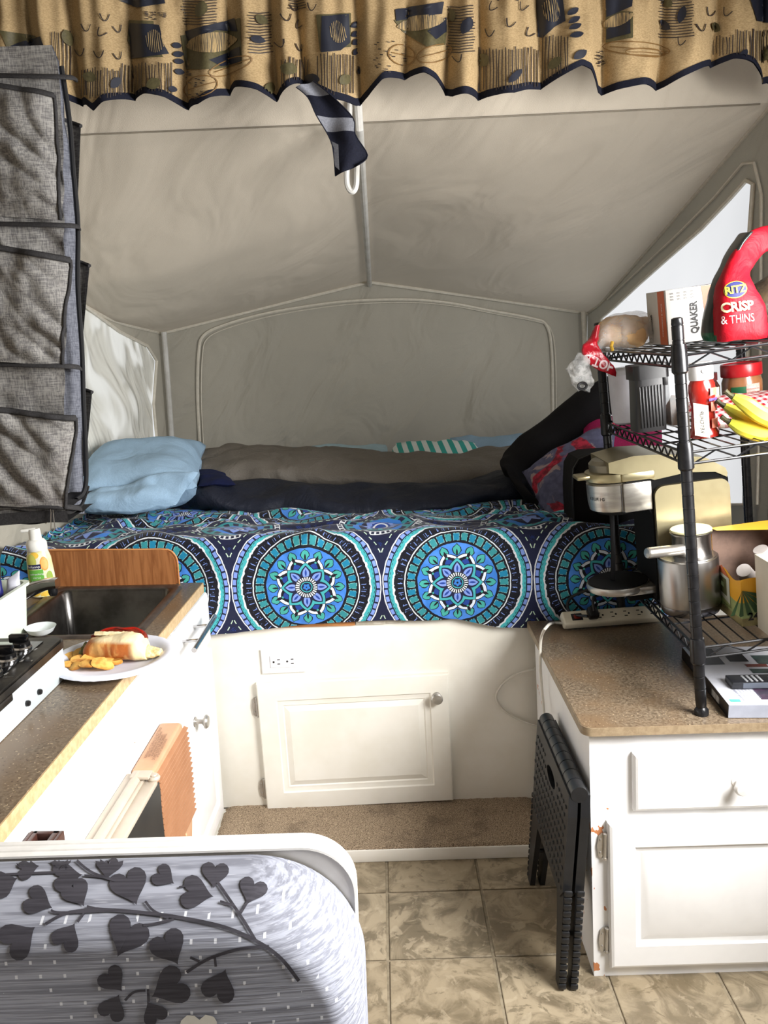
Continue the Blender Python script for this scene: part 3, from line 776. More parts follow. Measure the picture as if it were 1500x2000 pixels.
# ------------------------------------------------------------------ galley on the left
G = Matrix.Translation((-.458, 2.03, 0)) @ Matrix.Rotation(-.037, 4, 'Z')
def g(x, y, z): return G @ Vector((x, y, z))
ZT = .71
t = thing('kitchen_cabinet', 'bright white galley cabinet with doors and a bar pull under the left worktop', 'cabinet', M=G)
mb = MB(); mb.box(-.04, -.02, -1.62, .076, .02, ZT-.026, .001).box(-.46, -.04, .06, .076, .02, ZT-.026, .001).box(-.46, -.04, -1.62, -1.60, .02, ZT-.026, .001).box(-.46, -.04, -1.60, .06, .02, .04, .001).box(-.475, -.46, -1.62, .076, .02, ZT-.026, .001); mb.build('body', M_galley, t, local=True)
fx = lambda y, z, h: Vector((-.02+.016+h, y, z))
def gdoor(nm, y0, y1, z0, z1, rr=None):
    mb = MB(); mb.panel(y0, y1, z0, z1, rr or [(0, -.016), (0, -.004), (.002, -.001), (.006, 0), (.042, 0), (.045, -.004), (.056, -.005), (.070, -.001)], fx)
    return mb.build(nm, M_galley, t, local=True, sharp=20)
dr = gdoor('drawer', -.243, .062, .535, .668, [(0, -.016), (0, -.004), (.003, -.001), (.007, 0)])
mb = MB(); mb.cyl((.036, -.252, .628), (.036, -.045, .636), .0062, n=16)
for y in (-.20, -.10): mb.cyl((-.004, y, .630), (.034, y, .630+.002), .004, n=10)
mb.build('bar_handle', M_chrome, dr, local=True)
d1 = gdoor('door', -.243, .062, .045, .515)
knob(d1, G @ Vector((-.004, -.150, .408)), G.to_3x3() @ Vector((1, 0, 0)), .0165, L=.034)
gdoor('drawer', -.52, -.258, .545, .668, [(0, -.016), (0, -.004), (.003, -.001), (.007, 0)])
mb = MB()
for y0, y1, z0, z1 in ((-1.62, -.96, .1, .50),): mb.panel(y0, y1, z0, z1, [(0, -.016), (0, -.004), (.002, -.001), (.006, 0)], fx)
mb.build('door', M_galley, t, local=True, sharp=20)

# worktop with sink cut-out
mb = MB(); sx0, sx1, sy0, sy1 = -.345, -.050, -.380, -.035
for a in ((-.49, 0, -1.62, sy0), (-.49, 0, sy1, 0), (-.49, sx0, sy0, sy1), (sx1, 0, sy0, sy1)): mb.box(a[0], a[1], a[2], a[3], ZT-.0245, ZT, M=G)
mb.box(0, .0022, -1.62, 0, ZT-.025, ZT-.0006, mi=1, M=G)
mb.build('worktop', [M_counter, M_edge], label='speckled brown laminate worktop with pale edge along the left galley', cat='worktop', flat=True)
t = thing('backsplash_board', 'oak laminate board with a rounded corner standing behind the sink', 'board', M=G)
mb = MB(); sh = rrect(-.385, -.062, ZT+.0005, .800, [.002, .035, .002, .002], 8)
mb.prism(sh, lambda x, z, d: Vector((x, d, z)), -.012, .004, M=G); mb.build('board', M_oak, t)
mb = MB(); pts = [Vector((-.385, -.004, .800))]+[Vector((x, -.004, z)) for x, z in reversed(rrect(-.385, -.062, ZT, .800, [.002, .035, .002, .002], 8)[6:15])]+[Vector((-.062, -.004, ZT+.004))]
mb.tube(pts, .0035, 6, r2=.0095, M=G); mb.build('edge_banding', M_oakedge, t)

t = thing('sink', 'stainless steel sink with a dark rim set into the left worktop', 'sink', M=G @ Matrix.Translation((-.2, -.2, ZT)))
rim = lambda k: rrect(sx0-.012+k, sx1+.012-k, sy0-.012+k, sy1+.012-k, max(.03-k*.3, .012), 6)
mb = MB(); L = [(0, .0005), (.003, .004), (.012, .0045), (.022, .002), (.028, -.004), (.034, -.11), (.055, -.128), (.14, -.130)]
vs = []; fs = []; N = len(rim(0))
for k, z in L:
    for x, y in rim(k): vs.append((x, y, ZT+z))
for j in range(len(L)-1):
    for i in range(N): fs.append((j*N+i, j*N+(i+1) % N, (j+1)*N+(i+1) % N, (j+1)*N+i))
fs.append(tuple((len(L)-1)*N+i for i in range(N)))
mb.add(vs, fs, [0 if f[0] >= 3*N else 1 for f in fs], None, G)
M_sink = mat('sink_steel', (112, 110, 108), (84, 82, 80), 12, .30, 1, bmp=.04, bscale=150)
M_rim = mat('sink_rim', (84, 74, 68), (66, 58, 54), 40, .35, .4)
mb.build('basin', [M_sink, M_rim], t, sharp=50)
mb = MB(); mb.lathe([(.03, 0), (.028, .004), (.016, .002), (0, .001)], 20, G @ Vector((-.20, -.21, ZT-.1295))); mb.build('drain', M_chrome, t)

t = thing('faucet', 'chrome sink faucet with a square spout reaching over the basin', 'faucet', M=G @ Matrix.Translation((-.40, -.22, ZT)))
mb = MB()
R = [((-.42, -.225, ZT+.005), (0, .018, 0), (.004, 0, .016)), ((-.385, -.225, ZT+.030), (0, .017, 0), (-.004, 0, .017)), ((-.34, -.224, ZT+.052), (0, .016, 0), (-.004, 0, .016)), ((-.295, -.222, ZT+.068), (0, .015, 0), (-.003, 0, .012)), ((-.268, -.220, ZT+.070), (0, .014, 0), (.000, 0, .011))]
loft(mb, [(Vector(a), Vector(b), Vector(c)) for a, b, c in R], 16, 5, sub=4); mb.v = [G @ v for v in mb.v]
mb.build('spout', M_chrome, t, sharp=50)
mb = MB(); mb.lathe([(.010, 0), (.0105, .012), (.009, .017), (.0075, .02)], 20, G @ Vector((-.280, -.221, ZT+.062)), (0, 0, -1)); mb.build('aerator', M_black, t)
mb = MB(); mb.lathe([(.03, 0), (.03, .008), (.024, .014), (.022, .03), (0, .032)], 24, G @ Vector((-.43, -.225, ZT))); mb.build('base', M_chrome, t)

# foaming soap
B0 = at(86, 1149, 1.955); B0.z = ZT+.001
SM = Matrix.Translation(B0) @ Matrix.Rotation(-.045, 4, 'Y') @ Matrix.Rotation(.15, 4, 'Z')
t = thing('soap_bottle', 'foaming hand soap bottle with citrus fruit print and white pump beside the sink', 'soap bottle', M=SM)
mb = MB(); mb.lathe([(.024, 0), (.030, .003), (.031, .02), (.030, .06), (.028, .095), (.0235, .112), (.0225, .116)], 36, sx=1, sy=.72)
mb.build('bottle', mat('citrus_label', (226, 226, 208), (222, 214, 150), 30, .3), t, local=True)
mb = MB(); mb.lathe([(.0225, .114), (.0235, .116), (.0235, .132), (.019, .139), (.0145, .141), (.0135, .160), (.0125, .166), (0, .167)], 28); mb.box(-.03, .004, -.008, .008, .160, .168, .003)
mb.build('pump', mat('white_pump', (230, 230, 224), rough=.3), t, local=True)
def bpt(a, z, k=1.006):
    r = interp([(0, .024), (.003, .030), (.02, .031), (.06, .030), (.095, .028), (.112, .0235)], z)*k; return Vector((r*cos(a), r*.72*sin(a), z))
def blob(mb, a, z, ra, rz, mi, n=18, k=1.008, rr=3):
    vs = [bpt(a, z, k)]; fs = []
    for j in range(1, rr+1):
        for i in range(n): vs.append(bpt(a+ra*j/rr*cos(2*pi*i/n), z+rz*j/rr*sin(2*pi*i/n), k))
    for i in range(n): fs.append((0, 1+i, 1+(i+1) % n))
    for j in range(rr-1):
        for i in range(n): fs.append((1+j*n+i, 1+(j+1)*n+i, 1+(j+1)*n+(i+1) % n, 1+j*n+(i+1) % n))
    mb.add(vs, fs, mi)
def brect(mb, a0, a1, z0, z1, mi, k=1.014, n=8):
    mb.grid(lambda u, v: bpt(a0+(a1-a0)*u, z0+(z1-z0)*v, k), n, 2, mi)
mb = MB(); F = -pi/2
for a, z, ra, rz, mi in ((F-.25, .104, .45, .008, 0), (F+.55, .083, .36, .017, 1), (F+.55, .083, .28, .013, 2), (F+.85, .05, .3, .014, 3), (F+.7, .03, .34, .018, 3), (F-.5, .022, .55, .017, 0), (F+.45, .008, .55, .009, 0), (F-.55, .09, .5, .018, 4), (F-.8, .05, .4, .03, 4), (F+1.1, .018, .25, .014, 5)): blob(mb, a, z, ra, rz, mi, k=1.008+.002*mi)
mb.build('fruit_print', [mat('lemon', (238, 196, 76)), mat('orange_rind', (240, 156, 66)), mat('orange_flesh', (246, 178, 96)), mat('lime', (142, 168, 60)), mat('leaf_yellow', (196, 198, 96)), mat('leaf_green', (86, 128, 52))], t, local=True)
mb = MB(); brect(mb, F-.92, F+.24, .072, .083, 0, 1.03); brect(mb, F-.82, F+.36, .028, .070, 1, 1.028)
mb.build('label_print', [M_navyprint, mat('label_green', (104, 176, 70))], t, local=True)
mb = MB(); text(mb, 'Softsoap', .0086, (0, 0, 0), (1, 0, 0), (0, 0, 1), 0, cond=.8)
for k, s in enumerate(('refreshing', 'citrus', 'foaming', 'hand soap')):
    q = MB(); text(q, s, .0062, (0.004, 0, -.018-.0085*k), (1, 0, 0), (0, 0, 1), 0); mb.add(q.v, q.f, 0)
mb.v = [bpt(F-.36+v.x/.0222, .0775+v.z, 1.045) for v in mb.v]
mb.build('lettering', M_paper, t, local=True)

# tub with bags in it
TM = G @ Matrix.Translation((-.27, -.345, ZT+.001))
t = thing('dish_tub', 'pale green white plastic dish tub beside the stove holding bags', 'tub', M=TM)
mb = MB(); out = lambda k, z: [(x, y, z) for x, y in rrect(-.24+k, -k, -.30+k, -k, .02, 4)]
L = [(.010, 0), (.008, .003), (.001, .106), (-.004, .107), (-.004, .113), (.004, .113), (.005, .106), (.013, .006)]
vs = []; fs = []
for k, z in L: vs += out(k, z)
N = len(out(0, 0))
for j in range(len(L)-1):
    for i in range(N): fs.append((j*N+i, j*N+(i+1) % N, (j+1)*N+(i+1) % N, (j+1)*N+i))
fs.append(tuple(reversed(range(N)))); fs.append(tuple((len(L)-1)*N+i for i in range(N)))
mb.add(vs, fs); mb.build('tub', mat('pale_green_plastic', (222, 230, 216), (214, 224, 208), 8, .4), t, local=True)
def bag(lab, c, r, h, mt, seed, tilt=0, name='plastic_bag'):
    mb = MB(); c = Vector(c)
    loft(mb, [(c, Vector((r*.75, 0, 0)), Vector((0, r*.6, 0))), (c+Vector((0, 0, h*.35)), Vector((r, 0, 0)), Vector((0, r*.8, 0))), (c+Vector((tilt*.6, 0, h*.75)), Vector((r*.9, 0, 0)), Vector((0, r*.5, 0))), (c+Vector((tilt, 0, h)), Vector((r*.8, 0, .008)), Vector((0, r*.12, 0)))], 24, 2.2, r*.16, 28, seed, sub=8)
    mb.v = [TM @ v for v in mb.v]; return mb.build(name, mt, label=lab, cat='bag', sharp=80)
bag('dark blue plastic bag at the rim of the pale dish tub', (-.048, -.075, .05), .028, .085, mat('deep_blue_plastic', (28, 30, 96), rough=.3), 4)
bag('white crinkled bag at the far corner of the pale dish tub', (-.024, -.030, .05), .016, .084, mat('white_plastic_film', (220, 222, 228), (190, 190, 204), 30, .35), 6, .006)
bag('white and grey striped bag lying at the back of the dish tub', (-.125, -.10, .02), .052, .135, mat('grey_white_film', (206, 206, 204), (150, 152, 150), 20, .4, stretch=(1, 1, 9)), 8)
mb = MB(); c = G @ Vector((-.245, -.375, ZT+.0055)); mb.lathe([(.014, 0), (.024, .006), (.030, .016), (.031, .017), (.029, .016), (.022, .008), (.012, .003), (0, .003)], 30, c)
mb.tube([c+Vector((-.028, 0, .014)), c+Vector((-.05, -.01, .020)), c+Vector((-.07, -.02, .024))], .004, 8, r2=.007)
mb.build('measuring_scoop', mat('white_scoop', (226, 232, 234), rough=.35), label='small white plastic scoop lying by the sink rim next to the dish tub', cat='scoop')

# stove
SX = -.105; SY = -.592
t = thing('gas_stove', 'two-knob-row camping stove with black glass top and grey enamel sides on the left worktop', 'stove', M=G @ Matrix.Translation((SX-.2, SY-.25, ZT)))
M_sside = mat('stove_enamel', (188, 196, 198), (176, 184, 188), 12, .4)
mb = MB(); mb.box(-.52, SX, -1.15, SY, ZT+.0005, ZT+.064, .002, M=G); mb.build('body', M_sside, t)
M_glass = mat('black_glass', (14, 14, 15), (18, 18, 19), 10, .12, coat=.4); M_sframe = mat('worn_dark_metal', (82, 78, 72), (44, 42, 40), 16, .36, .7, bmp=.1, bscale=80)
mb = MB(); sh = rrect(-.53, SX+.004, -1.16, SY+.004, .012, 4)
mb.prism(sh, lambda x, y, d: Vector((x, y, d)), ZT+.060, ZT+.073, M=G)
mb.prism(rrect(-.53, SX+.001, -1.16, SY+.001, .012, 4), lambda x, y, d: Vector((x, y, d)), ZT+.073, ZT+.0765, M=G)
mb.box(SX-.002, SX+.006, -1.0, -.80, ZT+.050, ZT+.062, .002, M=G)
fr = mb.build('top_frame', M_sframe, t)
mb = MB(); mb.box(-.50, SX-.024, -1.12, SY-.022, ZT+.0765, ZT+.0785, .001, M=G); mb.build('glass_top', M_glass, t)
mb = MB()
for yy in (-.705, -.77): mb.box(SX-.021, SX-.004, yy-.004, yy+.004, ZT+.0766, ZT+.0772, M=G)
mb.build('clip', M_chrome, t)
for k, yy in enumerate((-.652, -.705, -.760, -.815)):
    c = (-.150, yy, ZT+.0787)
    mb = MB(); mb.lathe([(.0165, 0), (.0165, .003), (.015, .005), (.014, .006)], 28, c, M=G); kn = mb.build('knob', M_chrome, t)
    mb = MB(); mb.lathe([(.0142, .005), (.0142, .012), (.0125, .014), (0, .014)], 28, c, M=G); mb.box(c[0]-.020, c[0]+.012, c[1]-.0055, c[1]+.0055, c[2]+.012, c[2]+.027, .003, M=G)
    mb.build('grip', mat('glossy_black', (12, 12, 14), rough=.18) if k == 0 else bpy.data.materials['glossy_black'], kn)
    mb = MB(); text(mb, 'OFF', .006, G @ Vector((c[0]+.026, c[1]-.004, ZT+.0793)), (.2, 1, 0), (-1, .2, 0)); mb.build('mark', M_paper, kn)
for yy in (-.705, -.750):
    mb = MB(); mb.lathe([(.005, 0), (.0052, .003), (.004, .006), (.0015, .005), (0, .005)], 7, (SX, yy, ZT+.022), (1, 0, 0), M=G); mb.build('screw', M_black, t, flat=True)

# plate of food
PC = G @ Vector((-.040, -.525, ZT+.0008))
t = thing('paper_plate', 'round white paper plate overhanging the left worktop edge', 'plate', tuple(PC))
mb = MB(); n = 96; vs = []; fs = []; prof = [(.066, .0015, 0), (.080, .006, 0), (.090, .0125, 0), (.098, .016, 1), (.1065, .017, 1), (.1125, .015, 1), (.1155, .011, 1), (.1145, .010, 1), (.097, .0135, 1), (.079, .003, 0), (.065, 0, 0)]
vs.append((0, 0, .0015))
for r, z, fl in prof:
    for i in range(n):
        a = 2*pi*i/n; rr = r*(1+(.006*cos(a*36) if fl else 0)); vs.append((rr*cos(a), rr*sin(a), z))
for i in range(n): fs.append((0, 1+i, 1+(i+1) % n))
for j in range(len(prof)-1):
    for i in range(n): fs.append((1+j*n+i, 1+(j+1)*n+i, 1+(j+1)*n+(i+1) % n, 1+j*n+(i+1) % n))
fs.append(tuple(1+(len(prof)-1)*n+i for i in reversed(range(n))))
mb.add(vs, fs); mb.build('plate', mat('white_paper_plate', (232, 234, 244), (224, 226, 238), 20, .6), t, local=True, sharp=60)
# hot dog roll
def bread_material():
    mt, p = newmat('toasted_bread'); x, y, z = sep(coord('Object')); v = coord('Object')
    c = cmix(smooth(enoise(comb(x*1.0, y*.6, z*.5), 42, 3, .5, .7), .36, .56), lin((222, 168, 98)), lin((176, 96, 36)))
    c = cmix(smooth(x, .030, .045), c, lin((236, 212, 160))); c = cmix(smooth(z, .036, .044), c, lin((240, 222, 180)))
    setc(p, 'Base Color', c); p.inputs['Roughness'].default_value = .55; bump(p, enoise(v, 150, 3), .4, .002); return mt
HM = Matrix.Translation(PC+Vector((.005, .012, .0045))) @ Matrix.Rotation(-.09, 4, 'Z')
t = thing('hot_dog', 'half-eaten hot dog in a toasted roll on the paper plate', 'hot dog', M=HM)
mb = MB(); n = 26; L = []
for x, hy, hz in ((-.062, .010, .010), (-.052, .022, .018), (-.03, .027, .021), (0, .028, .023), (.03, .028, .024), (.048, .025, .021), (.058, .016, .015)):
    L.append((Vector((x, -.004, .0022+hz*.95)), Vector((0, hy, 0)), Vector((0, 0, hz))))
loft(mb, L, n, 2.5, .003, 40, 3, sub=6); mb.build('bun', bread_material(), t, local=True, sharp=80)
mb = MB(); loft(mb, [(Vector((-.055, .004, .014)), Vector((0, .010, 0)), Vector((0, 0, .008))), (Vector((-.068, .004, .013)), Vector((0, .016, .004)), Vector((0, 0, .012))), (Vector((-.074, .003, .012)), Vector((0, .010, .004)), Vector((0, 0, .008)))], 16, 2, .0035, 90, 5)
mb.build('relish', mat('relish_green', (122, 118, 60), (84, 84, 40), 160, .6, bmp=.6, bscale=200), t, local=True)
mb = MB(); loft(mb, [(Vector((.044, .004, .012)), Vector((0, .022, 0)), Vector((0, 0, .012))), (Vector((.062, .003, .011)), Vector((0, .020, 0)), Vector((0, 0, .010))), (Vector((.080, .001, .010)), Vector((0, .012, 0)), Vector((0, 0, .006)))], 18, 2, .004, 90, 7)
mb.build('torn_end', mat('bread_crumb', (236, 214, 164), (206, 176, 118), 120, .8, bmp=.8, bscale=160, bdist=.003), t, local=True)
mb = MB(); mb.tube(spline([(-.055, .016, .034), (-.03, .019, .044), (.0, .019, .047), (.03, .019, .047), (.045, .015, .042), (.051, .010, .034)], 6), .0062, 10)
mb.build('sausage', mat('sausage_red', (126, 40, 22), (92, 24, 16), 60, .3, coat=.4), t, local=True)
mb = MB(); mb.tube(spline([(-.05, .012, .0395), (-.03, .015, .0500), (-.01, .020, .0525), (.01, .014, .0530), (.03, .018, .0525), (.047, .012, .046)], 6), .0024, 8)
mb.build('ketchup', mat('ketchup_red', (150, 26, 14), rough=.2), t, local=True)
mb = MB(); mb.grid(lambda u, v: (-.045+.075*u, .002+.010*v, .0440+.006*sin(pi*v)+.0025*noise.noise(Vector((u*14, v*6, 1)))), 24, 6); mb.build('bread_lip', mat('pale_bread_lip', (236, 222, 184), (214, 196, 150), 100, .8), t, local=True, sharp=180)  # thin pale lip of bread along the top of the bun
M_chip = mat('potato_crisp', (226, 178, 92), (190, 126, 52), 50, .5)
CRL = ['long golden crisp at the far left of the heap on the paper plate', 'browned crisp at the near left edge of the heap, beside the stove', 'crisp leaning against the relish end of the hot dog', 'small flat crisp lowest at the near left of the heap', 'big pale crisp in the middle of the heap', 'long crisp lying along the bun, left of its centre', 'long browned crisp touching the bun at its middle', 'broad crisp at the front of the heap near the plate rim', 'slim crisp along the front rim right of the broad one', 'crisp between the slim front crisp and the bun', 'narrow crisp at the right tip of the heap', 'tilted crisp buried in the left middle of the heap']
random.seed(11)
for k, (px, py, L_, W_, az) in enumerate(((140, 1283, .032, .020, .7), (136, 1299, .024, .014, .2), (160, 1276, .030, .018, .5), (148, 1304, .022, .018, -.2), (176, 1290, .034, .026, .3), (187, 1277, .044, .020, -.3), (205, 1283, .040, .020, -.25), (170, 1300, .026, .022, .1), (200, 1296, .036, .020, .25), (218, 1291, .034, .018, .15), (232, 1286, .036, .014, .05), (155, 1289, .03, .02, 1.1))):
    c = atz(px, py, ZT+.012+.0015*(k % 3)); c.z += .001*(k % 4)
    tl = random.uniform(-.35, .35); t2 = random.uniform(.1, .6)
    Mx = Matrix.Translation(c) @ Matrix.Rotation(az, 4, 'Z') @ Matrix.Rotation(tl, 4, 'Y') @ Matrix.Rotation(t2, 4, 'X')
    mb = MB(); n = 20; vs = [(0, 0, 0)]; fs = []
    for j in (1, 2, 3, 4):
        for i in range(n):
            a = 2*pi*i/n; q = j/4; x = L_*.58*q*cos(a)*(1+.06*sin(3*a+k)); y = W_*.66*q*sin(a); vs.append((x, y, -6*x*x+5*y*y+.0007*sin(x*220+k)))
    for s, off in ((1, .0007), (-1, -.0007)):
        fs = [(0, 1+i, 1+(i+1) % n) for i in range(n)]
        for j in range(3): fs += [(1+j*n+i, 1+(j+1)*n+i, 1+(j+1)*n+(i+1) % n, 1+j*n+(i+1) % n) for i in range(n)]
        mb.add([(x, y, z+off) for x, y, z in vs], fs, 0, None, Mx)
    mb.build('potato_crisp', M_chip, label=CRL[k], cat='crisp', group='potato crisps on the paper plate', sharp=180)

# furnace cover
M_tan = mat('tan_metal', (204, 162, 128), (194, 150, 116), 10, .45); M_tanrib_shade = mat('tan_metal_rib_shade', (178, 130, 96), (168, 120, 86), 10, .5)  # ribs use a darker copy of the tan, shade put into the colour
t = thing('furnace_cover', 'tan louvred furnace cover with a printed warning on top fixed to the white galley front', 'furnace cover', M=G @ Matrix.Translation((-.004, -.45, .05)))
poly = [(-.562, .03), (-.37, .03), (-.352, .20), (-.332, .262), (-.334, .40), (-.348, .500), (-.362, .508), (-.550, .503), (-.562, .490)]
mb = MB(); mb.prism(poly, lambda y, z, d: Vector((d, y, z)), -.019, .026, M=G)
bmv = mb.build('body', M_tan, t)
md = bmv.modifiers.new('bevel', 'BEVEL'); md.width = .006; md.segments = 3; md.limit_method = 'ANGLE'
pr2 = None
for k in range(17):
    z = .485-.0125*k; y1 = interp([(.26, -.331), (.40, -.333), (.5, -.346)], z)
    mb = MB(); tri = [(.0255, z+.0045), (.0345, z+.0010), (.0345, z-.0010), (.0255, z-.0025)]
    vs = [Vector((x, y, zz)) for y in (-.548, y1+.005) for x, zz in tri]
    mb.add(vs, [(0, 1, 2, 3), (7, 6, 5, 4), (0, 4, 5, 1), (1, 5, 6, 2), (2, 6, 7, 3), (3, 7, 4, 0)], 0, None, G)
    mb.build('rib', M_tanrib_shade, t, flat=True)
for k in range(6):
    mb = MB(); mb.box(.026, .030, -.400, -.396, .262-.017*k, .270-.017*k, .0015, M=G); mb.build('dimple', mat('pale_tan', (240, 200, 160)) if k == 0 else bpy.data.materials['pale_tan'], t)
mb = MB()
for k, (s, sz) in enumerate((('WARNING: HOT SURFACE DO NOT TOUCH', .0095), ('KEEP COMBUSTIBLES AND CLOTHING AWAY', .0075), ('FROM THE FRONT OF THIS APPLIANCE', .0075), ('DO NOT BLOCK THE AIR OPENINGS', .0095), ('ATTENTION: SURFACE CHAUDE', .0075))):
    text(mb, s, sz*.85, G @ Vector((-.006+k*.0062, -.450-.006*k, .5076)), (0, 1, .025), (-1, .0, 0), cond=.78)
mb.v = [v+Vector((0, 0, .0006)) for v in mb.v]
mb.build('warning_print', mat('brown_print', (96, 50, 30)), t)
mb = MB(); mb.lathe([(.006, 0), (.007, .006), (.004, .012), (0, .012)], 10, (.027, -.385, .215), (1, 0, 0), M=G); mb.build('knob', M_black, t)

# refrigerator
t = thing('refrigerator', 'camper fridge front with beige rail frame and black door panel in the galley', 'refrigerator', M=G @ Matrix.Translation((-.004, -.75, .05)))
M_beige = mat('beige_plastic', (196, 184, 168), (186, 174, 158), 10, .4)
mb = MB(); mb.box(-.0195, .004, -.95, -.572, .03, .508, .003, M=G); mb.build('surround', M_beige, t)
mb = MB(); mb.cyl((.004, -.95, .506), (.004, -.578, .506), .009, n=14, M=G); mb.build('rail', M_beige, t, label='rounded beige rail')
mb = MB(); mb.box(.016, .040, -.95, -.580, .488, .500, .002, M=G); mb.box(.012, .018, -.95, -.580, .492, .506, .001, M=G); mb.build('door_frame', M_beige, t)
mb = MB(); mb.grid(lambda u, v: Vector((.0365+.002*sin(pi*v)+.0015*noise.noise(Vector((u*6, v*9, 0))), -.95+.388*u, .486-.44*v)), 20, 20, M=G); mb.box(.005, .034, -.95, -.585, .05, .485, M=G)
mb.build('door_panel', mat('black_panel', (34, 36, 38), (28, 30, 32), 8, .35), t)
mb = MB(); mb.box(-.006, .030, -.598, -.572, .508, .514, .0015, M=G); mb.box(-.008, -.002, -.590, -.574, .500, .512, .001, M=G); br = mb.build('hinge_bracket', M_beige, t)
mb = MB(); mb.lathe([(.011, 0), (.012, .004), (.010, .008), (0, .009)], 20, (.034, -.582, .500), (0, 0, 1), M=G); mb.lathe([(.007, 0), (.006, .002), (0, .0022)], 12, (.034, -.582, .509), (0, 0, 1), M=G); mb.build('hinge_pin', M_beige, br)

# brown box on the cabinet
t = thing('switch_box', 'dark brown plastic housing with an open slotted top on the galley front by the seat', 'housing', M=G @ Matrix.Translation((0, -1.0, .6)))
M_brown = mat('brown_plastic', (74, 44, 36), (62, 36, 30), 12, .4); zb = .632
mb = MB(); pts = lambda x0, x1, y0, y1, z0, z1: (x0, x1, y0, y1, z0, z1)
for a in ((-.018, -.013, -1.10, -.955, .55, zb), (.024, .030, -1.10, -.955, .55, zb), (-.013, .024, -.962, -.955, .55, zb), (-.013, .024, -1.10, -1.093, .55, zb), (-.013, .024, -1.034, -1.029, .55, zb), (-.013, .024, -1.10, -.955, .55, .60), (-.013, -.006, -1.10, -.955, .6, zb), (.015, .024, -1.10, -.955, .6, zb)): mb.box(*a, bev=.0012, M=G)
mb.build('housing', M_brown, t)
mb = MB(); mb.box(-.004, .012, -1.02, -1.0, .60, .615, .002, M=G).cyl((.004, -.985, .60), (.004, -.985, .618), .004, n=10, M=G); mb.build('contacts', M_chrome, t)
mb = MB()
for k, s in enumerate(('TURN', 'OFF', 'FAN')): text(mb, s, .0085, G @ Vector((.0306, -.985-.012*k, .614-.004*k)), (0, .9, .4), (0, -.3, 1))
mb.build('lettering', M_paper, t)

# ------------------------------------------------------------------ dinette seat back
t = thing('dinette_seat', 'dinette bench back with pale ridged frame and grey leaf print cushion', 'seat', (-.26, .8, .15))
mb = MB(); sh = rrect(-.48, -.044, .15, .771, [.01, .055, .01, .01], 10); N = len(sh)
mb.prism(sh, lambda x, z, d: Vector((x, d, z)), .802, .828); mb.build('board', mat('grey_beige_panel', (206, 202, 196), (198, 194, 188), 10, .45), t)
mb = MB(); vs = []; rows = [(.8005, .0), (.801, .0022), (.804, .0024), (.805, .0012), (.810, .0012), (.811, .0026), (.815, .0026), (.816, .0012), (.821, .0012), (.822, .0024), (.829, .002), (.830, .0)]
c0 = Vector((-.262, 0, .46))
for yy, o in rows:
    for i, (x, z) in enumerate(sh):
        a = sh[i-1]; b = sh[(i+1) % N]; tx, tz = b[0]-a[0], b[1]-a[1]; L_ = math.hypot(tx, tz); vs.append((x+tz/L_*o, yy, z-tx/L_*o))
mb.add(vs, [(j*N+i, j*N+(i+1) % N, (j+1)*N+(i+1) % N, (j+1)*N+i) for j in range(len(rows)-1) for i in range(N)])
mb.build('edge_trim', mat('white_ridged_trim', (226, 224, 220), rough=.35), t, sharp=50)
def cushion_material():
    mt, p = newmat('ribbed_upholstery'); v = coord('Object'); x, y, z = sep(v)
    ln = enoise(comb(x*9, y*60, z*420), 1.0, 3, .6); ln2 = enoise(comb(x*22, y*200, z*900), 1.0, 2, .6)
    c = cmix(smooth(ln, .40, .62), lin((146, 149, 160)), lin((112, 114, 124))); c = cmix(smooth(ln2, .62, .70)*.35, c, lin((184, 186, 194)))
    u = efmod(x*58+efmod(z*29, 1.0)*0, 1.0); 
    ou = Ex.op('ROUND', z*70); uu = efmod(x*44+ou*.37, 1.0); vv = efmod(z*70+.5, 1.0)
    dot = (eabs(uu-.5) < .055)*(eabs(vv-.5) < .13)*((enoise(v, 40, 1)) > .42)
    c = cmix(dot*.85, c, lin((206, 208, 214)))
    setc(p, 'Base Color', c); p.inputs['Roughness'].default_value = .8; p.inputs['Specular IOR Level'].default_value = .25; bump(p, ln+ln2*.6, .5, .0015); return mt
sh = rrect(-.50, -.034, .30, .775, [.06, .115, .06, .06], 16); ctr = Vector((-.262, 0, .52)); N = len(sh)
def cush(u, v):
    k = int(round(u*N)) % N; x, z = sh[k]
    tv = v
    if tv < .10: d = 0+0*tv; yy = .798-.03*tv/.10; ins = .006-.006*min(1, tv/.05)
    elif tv < .62:
        a = (tv-.10)/.52*pi/2; yy = .768-.078*sin(a)**1.0; ins = .040*(1-cos(a))
    else:
        a = (tv-.62)/.38; yy = .690-.010*sin(a*pi/2); ins = None
    P = Vector((x, 0, z)); dr_ = (ctr-P); L_ = dr_.length
    if ins is not None: P = P+dr_/L_*ins
    else: P = P+dr_/L_*.040; P = P+(ctr-P)*a
    return Vector((P.x, yy+.003*noise.noise(Vector((P.x*8, 1, P.z*8))), P.z+(.004*noise.noise(Vector((P.x*7, 3, 1))) if ins is not None else 0)))
mb = MB(); mb.grid(cush, N, 60, cu=True); cb = mb.bvh(); cu_ = mb.build('cushion', cushion_material(), t, sharp=180)
def heart(cx, cy, L_, ang, w_=.95):
    out = []
    for i in range(26):
        a = 2*pi*i/26; x = 16*sin(a)**3/17*w_*.5; y = (13*cos(a)-5*cos(2*a)-2*cos(3*a)-cos(4*a))/17*.5+.06
        x *= L_; y *= -L_      # notch up at ang = 0, tip down
        out.append((cx+x*cos(ang)-y*sin(ang), cy+x*sin(ang)+y*cos(ang)))
    return out
mb = MB(); r_ = radians
